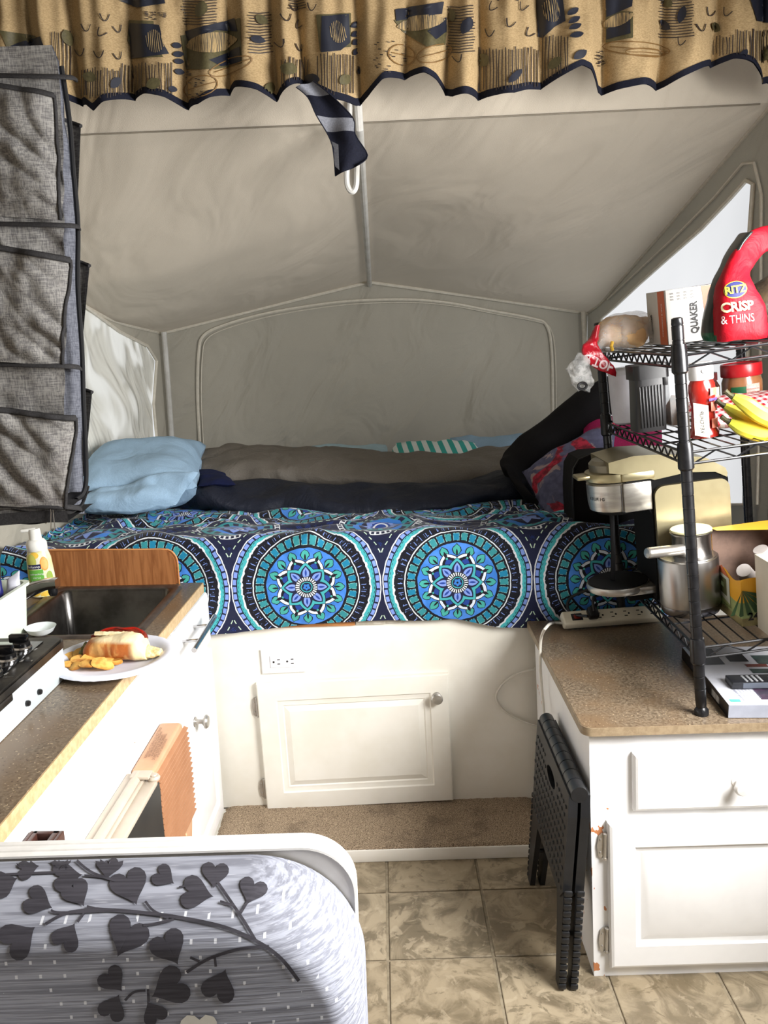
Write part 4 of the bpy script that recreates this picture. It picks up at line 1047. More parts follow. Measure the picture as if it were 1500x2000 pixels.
for cx, cy, s, ang in ((55, 1697, 52, -100), (118, 1690, 48, 100), (10, 1726, 62, -110), (132, 1713, 68, -95), (212, 1694, 62, 8), (77, 1763, 66, -65), (151, 1748, 64, -30), (40, 1832, 84, -125), (133, 1828, 64, 150+60), (255, 1735, 84, -20), (322, 1715, 52, -55), (386, 1746, 74, -78), (420, 1711, 60, 5), (492, 1743, 62, 20), (247, 1831, 92, 25), (332, 1852, 80, -28), (222, 1914, 62, -40), (330, 1928, 88, 62), (430, 1922, 76, 180+20), (222, 1965, 62, 205), (300, 1975, 56, 150)):
    pr_star(mb, cb, heart(cx, cy, s, r_(ang)), 0, .0012, 8)
def stem(pts, wd): pr_line(mb, cb, [p for a in [spline([(x, y, 0) for x, y in pts], 6)] for p in [(q.x, q.y) for q in a]], wd, 0, .0014)
for pts, wd in (([(584, 1914), (550, 1872), (505, 1840), (440, 1812), (350, 1793), (270, 1783), (185, 1777)], 7), ([(500, 1838), (470, 1790), (425, 1725)], 6), ([(470, 1785), (484, 1762)], 5), ([(525, 1848), (470, 1852), (410, 1870), (365, 1897)], 6), ([(420, 1868), (422, 1886)], 5), ([(390, 1876), (372, 1868)], 5), ([(330, 1795), (300, 1780), (284, 1762)], 5), ([(340, 1797), (300, 1806), (280, 1808)], 5), ([(455, 1770), (430, 1762)], 5), ([(350, 1735), (362, 1732)], 4), ([(185, 1777), (130, 1785), (90, 1806)], 6), ([(190, 1777), (170, 1772)], 5), ([(215, 1780), (120, 1784), (100, 1779)], 5), ([(165, 1785), (152, 1802)], 5), ([(285, 1933), (262, 1936), (245, 1952)], 5), ([(290, 1930), (291, 1955)], 5), ([(0, 1711), (60, 1708), (110, 1706)], 5), ([(150, 1683), (180, 1706), (225, 1722)], 5), ([(165, 1712), (210, 1716)], 4)): stem(pts, wd)
mb.build('leaf_print', mat('dark_leaf_weave', (36, 34, 42), (56, 54, 62), 300, .8, stretch=(.05, 1, 1)), cu_)
mb = MB(); pr_star(mb, cb, [(352, 2001), (354, 1992), (366, 1981), (380, 1982), (390, 1990), (402, 1980), (418, 1984), (424, 1994), (424, 2001)], 0, .0012, 6); mb.build('pale_leaf_print', mat('cream_leaf', (206, 204, 196)), cu_)
# ------------------------------------------------------------------ right cabinet
RX0, RX1, RY0, RY1, RZ = .402, 1.00, 1.500, 2.078, .562
t = thing('cabinet', 'white painted cabinet with one drawer and one door under the right worktop', 'cabinet', ((RX0+RX1)/2, 1.8, 0))
def worn_white():
    mt, p = newmat('worn_white_paint'); v = coord('Object'); x, y, z = sep(v)
    c = cmix(smooth(enoise(v, 7, 4), .4, .7), lin((246, 246, 246)), lin((236, 236, 238)))
    chip = (enoise(comb(x*1.0, y*1.0, z*.6), 34, 3, .6) > .63)*(x < (RX0-(RX0+RX1)/2+.022))*(z < .40)
    c = cmix(chip, c, lin((196, 128, 84))); setc(p, 'Base Color', c); p.inputs['Roughness'].default_value = .35
    return mt
M_worn = worn_white()
lean = .022
mb = MB(); mb.add([(x-lean*z/.56*(1 if x < .7 else 1), y, z) for z in (0.0, RZ-.019) for x, y in ((RX0, RY0), (RX1, RY0), (RX1, RY1), (RX0, RY1))], [(3, 2, 1, 0), (4, 5, 6, 7), (0, 1, 5, 4), (1, 2, 6, 5), (2, 3, 7, 6), (3, 0, 4, 7)])
mb.build('body', M_worn, t, flat=True)
fr_ = lambda x, z, h: Vector((x-lean*z/.56, RY0-.017-h, z))
def P_(px, py): q = at(px, py, RY0-.017); return q
a = P_(1192, 1590); b = P_(1197, 1905); k = P_(1251, 1466); k2 = P_(1252, 1575)
mb = MB(); mb.panel(.432, .93, .028, .355, [(0, -.017), (0, -.006), (.003, -.002), (.008, 0), (.052, 0), (.055, -.005), (.064, -.006), (.080, -.001)], fr_); dd = mb.build('door', M_galley, t, sharp=20)
hinge(t, Matrix.Translation(fr_(.428, .300, -.016))); hinge(t, Matrix.Translation(fr_(.428, .088, -.016)))
mb = MB(); mb.panel(.483, .93, .378, .500, [(0, -.017), (0, -.007), (.004, -.002), (.008, 0)], fr_); dw = mb.build('drawer', M_galley, t, sharp=20)
kp = P_(1440, 1527); mb = MB(); knob(dw, kp+Vector((0, 0, .002)), (0, -1, 0), .0165, mt=mat('white_knob', (236, 234, 232), (226, 224, 222), 10, .3), L=.034)
sh = [(RX0-.022-.008, RY0-.022), (RX1, RY0-.022), (RX1, RY1+.01), (RX0-.022-.008, RY1+.01)]
sh = rrect(RX0-.038, RX1, RY0-.022, RY1+.010, [.002, .002, .002, .022], 6)
mb = MB(); mb.prism(sh, lambda x, y, d: Vector((x, y, d)), RZ-.018, RZ); N = len(sh)
mb.prism([(x, y) for x, y in rrect(RX0-.0392, RX1, RY0-.0232, RY1+.0100, [.002, .002, .002, .022], 6)], lambda x, y, d: Vector((x, y, d)), RZ-.0178, RZ-.0008, mi=1)
mb.build('worktop', [M_counter, M_edge2], label='speckled brown laminate worktop with a rounded corner carrying the wire shelf rack', cat='worktop', sharp=30)

# ------------------------------------------------------------------ wire shelf rack
LA = .105
RK = Matrix.Translation((.604, 1.52, RZ+.0005)) @ Matrix.Rotation(LA, 4, 'Y').inverted() if False else Matrix.Translation((.604, 1.52, RZ+.0005)) @ Matrix.Rotation(-LA, 4, 'Y')
RW, RD, RH = .335, .545, .757
def rk(x, y, z): return RK @ Vector((x, y, z))
t = thing('shelf_rack', 'leaning black wire shelf rack with three shelves standing on the right worktop', 'shelf rack', M=RK)
for (x, y) in ((0, 0), (0, RD), (RW, 0), (RW, RD)):
    mb = MB(); prof = [(.0135, 0), (.0135, .010), (.009, .016), (.0098, .018)]
    z = .03
    while z < RH-.02: prof += [(.0105, z), (.0105, z+.0235), (.0096, z+.0242), (.0096, z+.0252)]; z += .0255
    prof += [(.0105, RH-.012), (.0098, RH-.002), (.006, RH), (0, RH)]
    mb.lathe(prof, 16, (x, y, 0)); po = mb.build('post', M_blackm, t, local=True, sharp=40)
    for sz in (.145, .523, .698):
        mb = MB(); mb.lathe([(.0112, -.040), (.0145, -.036), (.0140, .0), (.0128, .012), (.0112, .012)], 16, (x, y, sz)); mb.build('collar', M_blackm, po, local=True)
wire0 = None; cross0 = None
for sz in (.137, .515, .690):
    mb = MB(); r = .0026
    for dz in (0, -.021):
        c = [(0, .012, sz+dz), (0, RD-.012, sz+dz), (.012, RD, sz+dz), (RW-.012, RD, sz+dz), (RW, RD-.012, sz+dz), (RW, .012, sz+dz), (RW-.012, 0, sz+dz), (.012, 0, sz+dz)]
        mb.tube(c, r, 8, closed=True)
    for (ax, L_, f) in (('x', RW, 0), ('x', RW, RD), ('y', RD, 0), ('y', RD, RW)):
        n = 8 if ax == 'x' else 26; z = []
        st_ = .018; pts = []
        for k in range(n+1):
            d = st_+(L_-2*st_)*k/n; zz = sz-.0015 if k % 2 else sz-.0195
            pts.append((d, f, zz) if ax == 'x' else (f, d, zz))
        mb.tube(pts, .0019, 6)
    s_ = mb.build('shelf', M_blackm, t, local=True)
    for k in range(13):
        x = RW*(k+.5)/13
        if wire0 is None:
            w_ = MB(); w_.tube([(0, 0, 0), (0, RD, 0)], .0016, 6); wire0 = w_.build('wire', M_blackm, s_, local=True); wire0.location = (x, 0, sz+.0025)
        else: q = copy_part(wire0, s_); q.matrix_local = Matrix.Translation((x, 0, sz+.0025))
    for y in (.14, .27, .41):
        if cross0 is None:
            w_ = MB(); w_.tube([(0, 0, 0), (RW, 0, 0)], .0022, 6); cross0 = w_.build('cross_wire', M_blackm, s_, local=True); cross0.location = (0, y, sz-.0015)
        else: q = copy_part(cross0, s_); q.matrix_local = Matrix.Translation((0, y, sz-.0015))
S1, S2, S3 = .1415, .5195, .6945     # top of the wires

def onr(name, label, cat, x, y, z, rot=0, group=None): return thing(name, label, cat, M=RK @ Matrix.Translation((x, y, z)) @ Matrix.Rotation(rot, 4, 'Z'), group=group)
def boxart(name, label, x0, x1, y0, y1, z0, z1, mats, faces=None):
    t = thing(name, label, 'box', M=RK @ Matrix.Translation(((x0+x1)/2, y0, z0))); return t

# coffee maker (faces left)
t = onr('coffee_maker', 'single-serve coffee maker with silver head and beige metal side panel on the lowest shelf', 'coffee maker', .03, .33, S1)
M_silver = mat('silver_plastic', (172, 168, 160), (150, 146, 140), 14, .3, .85, stretch=(1, 1, 6)); M_champ = mat('champagne_metal', (178, 168, 134), (150, 140, 108), 5, .3, .8); M_cblack = mat('machine_black', (9, 9, 10), (13, 13, 14), 20, .75, spec=.15)
R_ = lambda x, y, z: RK @ Vector((x, y, z))
mb = MB(); mb.prism([(.008, .147), (.175, .147), (.178, .40), (.172, .418), (.13, .445), (.05, .462), (-.02, .468), (-.04, .46), (-.04, .36), (.004, .355), (.012, .34), (.012, .20)], lambda x, z, d: R_(x, d, z), .262, .41)
mb.build('body', M_cblack, t)
mb = MB(); mb.prism([(-.075, .4675), (-.02, .4755), (.05, .470), (.13, .452), (.172, .424), (.176, .412), (.174, .404), (.150, .418), (.09, .425), (.02, .418), (-.01, .430), (-.075, .445)], lambda x, z, d: R_(x, d, z), .258, .412)
mb.build('top_cover', M_champ, t)
mb = MB(); mb.prism(rrect(.016, .176, .148, .404, [.006, .022, .022, .006], 6), lambda x, z, d: R_(x, d, z), .250, .2625); sp = mb.build('side_panel', M_champ, t, label='beige brushed metal side panel')
hc = (-.048, .325)
mb = MB(); mb.lathe([(.050, 0), (.058, .004), (.061, .02), (.062, .062), (.058, .066)], 48, (hc[0], hc[1], .352), M=RK, sy=1.0); mb.box(-.048, .013, .2575, .387, .354, .418, .003, M=RK)
hd = mb.build('head', M_silver, t, label='brushed silver brew head')
mb = MB(); mb.box(-.0515, -.0505, .2625, .2635, .355, .415, M=RK); mb.build('seam', M_ink, hd)
mb = MB()
for k, ch in enumerate('KEURIG'):
    a_ = -pi+.12+k*.115+.18; rad = .0625; o_ = (hc[0]+rad*cos(a_), hc[1]+rad*sin(a_), .385)
    q = MB(); text(q, ch, .0095, o_, (-sin(a_), cos(a_), 0), (0, 0, 1), bold=.0002); mb.add([RK @ v for v in q.v], q.f)
mb.build('lettering', M_ink, hd)
mb = MB(); mb.lathe([(.056, 0), (.0635, .002), (.065, .010), (.063, .020), (.056, .022)], 48, (hc[0], hc[1], .4195), M=RK); mb.box(-.05, .022, .256, .268, .421, .4405, .005, M=RK); mb.box(-.135, -.10, .300, .350, .428, .437, .004, M=RK)
mb.build('lever', M_champ, t, label='beige metal opening lever ring')
mb = MB(); mb.lathe([(.057, 0), (.0575, .016), (.050, .024), (.0, .027)], 40, (hc[0]+.004, hc[1], .4415), M=RK); mb.build('lid', mat('beige_lid', (128, 122, 104), (112, 106, 90), 10, .35, .5), t)
mb = MB(); mb.lathe([(.030, 0), (.042, .004), (.046, .012)], 30, (hc[0], hc[1], .342), M=RK); mb.build('nozzle_skirt', M_cblack, t)
mb = MB(); mb.tube([R_(-.058, .33, .345), R_(-.062, .33, .26), R_(-.068, .33, .185)], .0055, 8); mb.build('brew_stream_guide', M_cblack, t)
mb = MB(); mb.lathe([(.058, 0), (.068, .004), (.071, .012), (.069, .020)], 44, (-.056, .335, .160), M=RK); mb.box(-.05, .03, .272, .398, .160, .178, .003, M=RK); bs = mb.build('drip_tray', M_silver, t, label='silver rimmed drip tray')
mb = MB(); mb.lathe([(.066, .0), (.066, .003), (0, .004)], 44, (-.056, .335, .1795), M=RK); mb.build('tray_grille', M_cblack, bs)
mb = MB(); mb.box(-.045, .02, .29, .38, S1, .162, .004, M=RK); mb.build('base', M_cblack, t)

# frother jug
JM = RK @ Matrix.Translation((.055, .185, S1))
t = thing('frother_jug', 'brushed steel milk frother jug with side handle in front of the coffee maker', 'jug', M=JM)
mb = MB(); M_jug = mat('satin_steel', (158, 156, 154), (146, 144, 142), 5, .30, 1); mb.lathe([(.048, 0), (.057, .004), (.0608, .012), (.0608, .022)], 40); mb.build('base', mat('dark_steel', (110, 110, 112), (90, 90, 92), 20, .25, 1), t, local=True)
mb = MB(); mb.lathe([(.0605, .022), (.0610, .024), (.0610, .120), (.0605, .122), (.057, .123), (.0565, .1245), (0, .1245)], 48); mb.build('jug', M_jug, t, local=True, sharp=50)
mb = MB(); mb.lathe([(.0385, .1225), (.0390, .124), (.0390, .165), (.0420, .168), (.0425, .172), (.040, .174), (0, .1745)], 40, (.012, .006, 0)); mb.build('cup', M_jug, t, local=True, sharp=50)
mb = MB(); mb.lathe([(.0415, 0), (.0425, .002), (.0405, .0045), (0, .005)], 40, (.012, .006, .1745)); mb.build('lid', mat('cream_lid', (196, 190, 150), (184, 178, 140), 10, .3), t, local=True)
mb = MB(); mb.cyl((-.016, -.02, .143), (-.094, -.043, .152), .0115, n=24); mb.lathe([(.0115, 0), (.010, .003), (0, .004)], 24, (-.094, -.043, .152), (-.95, -.28, .1)); mb.cyl((-.010, -.018, .134), (-.018, -.022, .146), .011, n=16)
mb.build('handle', M_silver, t, local=True)

# coffee pod box (torn open) and tea box
M_kraft = mat('cardboard_inside', (104, 82, 70), (90, 70, 60), 40, .8)
x0, x1, y0, y1, z0, z1 = .113, .245, .063, .205, S1, S1+.168
t = thing('coffee_pod_box', 'torn open yellow and green box of 24 coffee pods on the lowest shelf', 'box', M=RK @ Matrix.Translation(((x0+x1)/2, (y0+y1)/2, z0)))
M_yel = mat('yellow_print', (238, 176, 48), (228, 164, 40), 8, .45)
M_grn = mat('soft_green_print', (164, 176, 118), (128, 150, 96), 14, .5); M_olv = mat('khaki_print', (150, 140, 96), (120, 110, 74), 20, .5)
def tear(s): return z0+.107-.014*sin(s*pi)-.004*sin(s*17)
mb = MB()
def wallgrid(fn, n=22):
    # rows: olive, green, yellow up to the torn edge
    mb.grid(fn, n, 12, mf=lambda u, v: 2 if v < .16 else (1 if v < .50 else 0))
wallgrid(lambda u, v: R_(x0, y1-(y1-y0)*u, z0+(tear(.0+u*.6)-z0+(.0 if u > .05 else .02))*v))
wallgrid(lambda u, v: R_(x0+(x1-x0)*u, y0, z0+(tear(.6+u*.4)-z0+(.055*max(0, (u-.35))))*v))
mb.grid(lambda u, v: R_(x0+(x1-x0)*u, y1, z0+(z1-z0)*v), 2, 2, 0); mb.grid(lambda u, v: R_(x1, y0+(y1-y0)*u, z0+(z1-z0)*v), 2, 2, 0)
mb.add([R_(x0+.005, y1-.02, z1), R_(x1, y0+.06, z1), R_(x1, y1, z1+.002), R_(x0, y1, z1+.002)], [(0, 1, 2, 3)], 0)
mb.build('carton', [M_yel, M_grn, M_olv], t, sharp=30)
mb = MB(); mb.grid(lambda u, v: R_(x0+.0015+(x1-x0-.003)*u, y1-.0015, z0+.002+(z1-z0-.004)*v), 2, 2); mb.grid(lambda u, v: R_(x0+.0012, y1-(y1-y0)*(.04+.94*u), z0+.002+(tear(u*.6)-.003-z0)*v), 12, 2)
mb.grid(lambda u, v: R_(x0+.001+(x1-x0-.002)*u, y0+.0015, z0+.002+(tear(.6+u*.4)-.003-z0)*v), 12, 2); mb.add([R_(x0+.001, y0+.001, z0+.001), R_(x1-.001, y0+.001, z0+.001), R_(x1-.001, y1-.001, z0+.001), R_(x0+.001, y1-.001, z0+.001)], [(0, 1, 2, 3)])
mb.build('lining', M_kraft, t)
mb = MB(); px_ = x0-.0008
fl = lambda a, b: R_(px_, a, b)
mb.add([fl(.185, z0+.040), fl(.118, z0+.028), fl(.118, z0+.084), fl(.185, z0+.088)], [(0, 1, 2, 3)], 0)
mb.add([fl(.192, z0+.086), fl(.152, z0+.104), fl(.112, z0+.080)], [(0, 1, 2)], 1)
q = x0-.0012; mb.add([R_(q, .172, z0+.046), R_(q, .132, z0+.042), R_(q, .132, z0+.078), R_(q, .172, z0+.080)], [(0, 1, 2, 3)], 2)
q = x0-.0016; mb.add([R_(q, .160, z0+.060), R_(q, .145, z0+.058), R_(q, .146, z0+.068), R_(q, .158, z0+.069)], [(0, 1, 2, 3)], 3)
for k in range(6):
    a_ = -.2-.35*k; mb.add([R_(x0+.002, y0-.0012, z0+.075), R_(x0+.004+.052*cos(a_), y0-.0012, z0+.072+.045*sin(a_)-.004), R_(x0+.004+.060*cos(a_-.1), y0-.0012, z0+.070+.050*sin(a_-.12)), R_(x0+.004+.045*cos(a_-.2), y0-.0012, z0+.068+.045*sin(a_-.24))], [(0, 1, 2, 3)], 4)
mb.build('package_print', [mat('tower_white', (206, 210, 196)), mat('roof_red', (186, 100, 62)), mat('window_olive', (98, 102, 66)), mat('pane_pale', (180, 206, 160)), mat('palm_green', (54, 84, 50))], t)
mb = MB()
for s, sz, x, z in (('24', .022, x0+.022, z0+.019), ('ct', .016, x0+.048, z0+.018), ('Coffee', .010, x0+.052, z0+.088), ('pods', .006, x0+.050, z0+.079)):
    q = MB(); text(q, s, sz, (x, y0-.0012, z), (1, 0, 0), (0, 0, 1), bold=.0006 if s == '24' else 0); mb.add([RK @ v for v in q.v], q.f)
for s, sz, y, z in (('caffe', .007, .185, z0+.098), ('CAFE', .010, .14, z0+.016), ('ground coffee', .007, .13, z0+.024)):
    q = MB(); text(q, s, sz, (x0-.0014, y, z), (0, -1, 0), (0, 0, 1)); mb.add([RK @ v for v in q.v], q.f)
mb.build('lettering', M_ink, t)
M_pod = mat('white_pod', (176, 170, 166), (160, 154, 150), 20, .4)
for k, (x, y, z, ax) in enumerate(((x0+.034, .115, z0+.088, (.5, .55, -.75)), (x0+.085, .15, z0+.110, (.4, .2, -.9)), (x0+.062, .110, z0+.062, (.3, .3, .8)))):
    mb = MB(); mb.lathe([(0, -.0202), (.0145, -.0200), (.0185, .020), (.0215, .021), (.0215, .023), (.018, .022), (0, .0215)], 24, R_(x, y, z), Matrix(RK.to_3x3()) @ Vector(ax))
    mb.build('coffee_pod', M_pod, label=('white coffee pod lying tilted in the torn yellow box, nearest the opening', 'white coffee pod upside down at the right inside the torn yellow box', 'white coffee pod low behind the torn front of the yellow box')[k], cat='coffee pod')
x0, x1, y0, y1, z0 = .137, .27, -.035, .050, S1; z1 = z0+.150
t = thing('tea_box', 'cream tea box with brown spice picture right of the yellow box', 'box', M=RK @ Matrix.Translation(((x0+x1)/2, 0, z0)))
mb = MB(); mb.box(x0, x1, y0, y1, z0, z1, .001, M=RK); cbv = mb.bvh(); mb.build('carton', mat('cream_card', (214, 206, 190), (204, 196, 180), 10, .5), t)
mb = MB(); F_ = lambda a, b, d=.0008: R_(x0+a, y0-d, z0+b)
mb.add([F_(.0, .145), F_(0, .118), F_(.010, .092), F_(.022, .096), F_(.034, .074), F_(.05, .09), F_(.06, .149), F_(.012, .149)], [(0, 1, 2, 3, 4, 5, 6, 7)], 0)
mb.add([F_(.014, .149, .0011), F_(.018, .120, .0011), F_(.036, .092, .0011), F_(.06, .10, .0011), F_(.06, .149, .0011)], [(0, 1, 2, 3, 4)], 1)
mb.build('package_print', [mat('cinnamon_print', (122, 84, 66), (150, 106, 76), 120, .5), mat('orange_brown_print', (206, 148, 104), (180, 120, 80), 60, .5)], t)
mb = MB(); q = MB(); text(q, 'TAZO', .022, (x0+.031, y0-.0014, z0+.072), (1, 0, 0), (0, 0, 1), cond=.8); mb.add([RK @ v for v in q.v], q.f)
for k in range(9):
    q = MB(); text(q, 'spiced black tea blend', .0042, (x0+.026, y0-.0012, z0+.057-.006*k), (1, 0, 0), (0, 0, 1)); mb.add([RK @ v for v in q.v], q.f)
mb.build('lettering', mat('brown_ink', (70, 56, 50)), t)

# middle shelf
def lathe_on(t, nm, prof, x, y, z, mt, n=36, **k): mb = MB(); mb.lathe(prof, n, (x, y, z), M=RK, **k); return mb.build(nm, mt, t, sharp=45)
t = onr('squeeze_bottle', 'red ketchup squeeze bottle with white flip cap on the middle shelf', 'bottle', .075, .105, S2)
M_ket = mat('ketchup_plastic', (158, 34, 26), (146, 26, 20), 12, .22, coat=.5)
lathe_on(t, 'bottle', [(.020, 0), (.027, .002), (.0285, .012), (.024, .020), (.0225, .045), (.021, .060), (.024, .075), (.0255, .090), (.0245, .104), (.020, .112), (.020, .116)], .075, .105, S2+.001, M_ket, sy=.8)
lathe_on(t, 'cap', [(.0215, .112), (.0225, .114), (.0225, .140), (.020, .145), (0, .146)], .075, .105, S2+.001, bpy.data.materials['white_plastic'])
mb = MB(); c_ = R_(.083, .0865, S2+.124); mb.lathe([(.010, 0), (.0095, .001), (0, .0012)], 20, R_(.078, .0825, S2+.130), (0, -1, .1), sy=.6); mb.build('thumb_lip', bpy.data.materials['white_plastic_b'], t)
mb = MB()
for z, h in ((.030, .018), (.062, .018), (.090, .014)):
    mb.grid(lambda u, v: R_(.075+.0268*cos(-.55-.75*u), .105+.0235*sin(-.55-.75*u)-.0006, S2+z-h/2+h*v), 8, 3, 0)
mb.grid(lambda u, v: R_(.075+.0262*cos(-.4-1.0*u), .105+.0225*sin(-.4-1.0*u)-.0006, S2+.0725+.005*v), 8, 1, 1)
mb.build('facet', [mat('pale_red_facet', (214, 130, 108), (196, 104, 84), 30, .3), mat('purple_band', (96, 70, 150))], t)
mb = MB(); lb = lambda u, v: R_(.048+.026*u, .080-.006*u-.0008, S2+.012+.062*v-.008*u)
mb.grid(lb, 4, 4, 0); mb.build('label', mat('paper_label', (220, 214, 200), (206, 198, 180), 30, .5), t)
mb = MB(); text(mb, 'KETCHUP', .0105, (0, 0, 0), (1, 0, 0), (0, 0, 1)); text(mb, '14 oz', .006, (0, 0, -.012), (1, 0, 0), (0, 0, 1)); mb.v = [lb(.5+.9*v.z/.026, .45+v.x*.9/.062)+Vector((0, -.0008, 0)) for v in mb.v]; mb.build('lettering', M_ink, t)

t = onr('peanut_butter_jar', 'jar of peanut butter with red screw lid on the middle shelf behind the bananas', 'jar', .245, .33, S2)
lathe_on(t, 'jar', [(.036, 0), (.041, .004), (.0415, .074), (.038, .084), (.038, .088)], .245, .33, S2+.001, mat('peanut_brown', (150, 100, 66), (134, 86, 54), 20, .25, coat=.4))
mb = MB()
pr3 = [(.0415, .086), (.0425, .088), (.0425, .110), (.041, .113), (.037, .113), (.036, .111), (0, .111)]
mb.lathe(pr3, 40, (.245, .33, S2+.001), M=RK); mb.build('lid', mat('red_lid', (166, 24, 32), (150, 20, 28), 12, .3), t, sharp=40)
mb = MB(); cyl_ = lambda a_, z, k=.0422: R_(.245+k*cos(a_), .33+k*sin(a_), S2+z)
mb.grid(lambda u, v: cyl_(-2.5+.75*u, .015+.052*v), 10, 2, 0); mb.grid(lambda u, v: cyl_(-1.75+.75*u, .015+.056*v), 10, 2, 1); mb.build('label', [mat('green_label', (24, 92, 54)), mat('pinkish_label', (214, 190, 180), (196, 150, 140), 60)], t)
mb = MB()
for k in range(6): text(mb, 'NUTRITION FACTS', .0042, (0, 0, .060-.007*k), (1, 0, 0), (0, 0, 1))
mb.v = [cyl_(-1.36+v.x/.0425, v.z, .0428) for v in mb.v]; mb.build('lettering', mat('red_print', (150, 50, 50)), t)

t = onr('sauce_jar', 'small dark sauce jar with pale label tucked between ketchup and peanut butter', 'jar', .158, .30, S2)
lathe_on(t, 'jar', [(.024, 0), (.026, .004), (.026, .075), (.020, .086), (.020, .09)], .158, .30, S2+.001, mat('dark_sauce', (48, 26, 22), rough=.2)); lathe_on(t, 'lid', [(.022, .088), (.022, .104), (0, .105)], .158, .30, S2+.001, mat('dark_red_lid', (70, 26, 26), rough=.35))
mb = MB(); mb.grid(lambda u, v: R_(.158+.0266*cos(-2.2+1.4*u), .30+.0266*sin(-2.2+1.4*u), S2+.045+.03*v), 10, 2); mb.build('label', mat('cream_label', (206, 204, 176)), t)

t = onr('coffee_tin', 'dark grey ribbed canister with black lid in the middle shelf corner', 'canister', -.02, .30, S2)
M_dk = mat('smoky_plastic', (62, 62, 62), (44, 44, 46), 14, .35, stretch=(1, 1, .2))
mb = MB(); c = (.026, .30); mb.prism(rrect(c[0]-.030, c[0]+.034, .27, .335, .012, 5), lambda x, y, d: R_(x+(d-S2)*.04, y, d), S2+.001, S2+.125)
for k in range(8): mb.box(c[0]-.022+.0065*k, c[0]-.019+.0065*k, .2675, .2705, S2+.01, S2+.098, .001, M=RK)
mb.build('canister', M_dk, t)
mb = MB(); mb.prism(rrect(c[0]-.033, c[0]+.042, .266, .34, .012, 5), lambda x, y, d: R_(x+.003, y, d), S2+.112, S2+.142); mb.box(c[0]+.030, c[0]+.040, .268, .274, S2+.095, S2+.135, .002, M=RK @ Matrix.Translation((.0, 0, 0))); mb.build('lid', M_black, t)
t = onr('food_jar', 'white rounded plastic container at the far left of the middle shelf', 'container', .035, .455, S2)
lathe_on(t, 'container', [(.036, 0), (.042, .005), (.044, .05), (.045, .112), (.043, .117)], .035, .45, S2+.001, mat('cloudy_plastic', (206, 206, 214), (190, 190, 200), 10, .4)); lathe_on(t, 'lid', [(.046, .115), (.046, .124), (.042, .128), (0, .129)], .035, .45, S2+.001, mat('clear_lid', (196, 198, 202), rough=.2))
t = onr('clear_box', 'clear plastic box with brown contents standing right of the dark canister', 'box', .088, .32, S2)
M_clear = mat('clear_plastic', (238, 240, 240), rough=.06, trans=.0, alpha=.28)
mb = MB(); mb.box(.072, .118, .285, .36, S2+.001, S2+.122, .004, M=RK); mb.build('box', M_clear, t)
mb = MB(); loft(mb, [(R_(.094, .32, S2+.004), Vector((.019, 0, 0)), Vector((0, .03, 0))), (R_(.094, .32, S2+.03), Vector((.019, 0, 0)), Vector((0, .03, 0))), (R_(.100, .32, S2+.062), Vector((.010, 0, 0)), Vector((0, .02, 0)))], 16, 3, .003, 60, 4); mb.build('contents', mat('brown_food', (120, 78, 48), (88, 54, 34), 60, .7), t)
# gingham packet and bananas
def gingham():
    mt, p = newmat('red_gingham'); x, y, z = sep(coord('Object')); a = efmod((x+z*.5)*62, 1.0) < .5; b = efmod((y*.7+z*.8-x*.4)*62, 1.0) < .5
    c = cmix((a+b)*.5, lin((232, 222, 220)), lin((186, 24, 44))); setc(p, 'Base Color', c); p.inputs['Roughness'].default_value = .4; return mt
mb = MB(); soft(mb, R_(.085, .16, S2+.012), R_(.32, .15, S2+.012), R_(.33, .28, S2+.045), R_(.10, .28, S2+.050), .045, 26, seed=31, amp=.005, freq=22)
mb.v = [v if (RK.inverted() @ v).z > S2+.001 else RK @ Vector(((RK.inverted() @ v).x, (RK.inverted() @ v).y, S2+.0012)) for v in mb.v]
mb.build('food_packet', gingham(), label='red and white gingham plastic packet under the bananas', cat='packet', sharp=80)
t = onr('banana_bunch', 'three ripe yellow bananas lying across the front of the middle shelf', 'bananas', .22, .07, S2+.02)
def banana_mat():
    mt, p = newmat('banana_skin'); v = coord('Object'); x, y, z = sep(v)
    c = cmix(smooth(enoise(v, 18, 2), .35, .7), lin((250, 218, 70)), lin((240, 200, 44)))
    c = cmix(smooth(x, -.070, -.115), c, lin((176, 176, 60))); c = cmix((enoise(v, 150, 2) > .72)*.6, c, lin((120, 84, 30)))
    setc(p, 'Base Color', c); p.inputs['Roughness'].default_value = .4; return mt
M_ban = banana_mat()
for pts, rr in (([(1432, 775, .04), (1455, 788, .035), (1490, 812, .03), (1545, 828, .03), (1600, 818, .04)], .0165),
                ([(1415, 793, .08), (1438, 806, .075), (1475, 822, .07), (1530, 832, .07), (1585, 815, .08)], .0150),
                ([(1425, 824, .06), (1450, 836, .055), (1490, 846, .05), (1545, 846, .05), (1600, 830, .06)], .0175)):
    mb = MB(); L = []; P3 = [at(a, b, 1.52+c) for a, b, c in pts]
    for i, p in enumerate(P3):
        k = (.42, .85, 1, .98, .55)[i]; d = (P3[min(i+1, 4)]-P3[max(i-1, 0)]).normalized(); up = Vector((0, 0, 1)); up = (up-d*up.dot(d)).normalized()
        L.append((p, up*rr*k, d.cross(up)*rr*k))
    loft(mb, L, 10, 2.6, sub=8); ban = mb.build('banana', M_ban, t, sharp=28)
    d = (P3[0]-P3[1]).normalized(); mb = MB(); mb.tube([P3[0]-d*.003, P3[0]+d*.008, P3[0]+d*.014+Vector((-.003, 0, .004))], [rr*.42, .0042, .0050], 8); mb.build('stem', mat('banana_stem', (44, 40, 22), (70, 66, 30), 90, .7), ban)

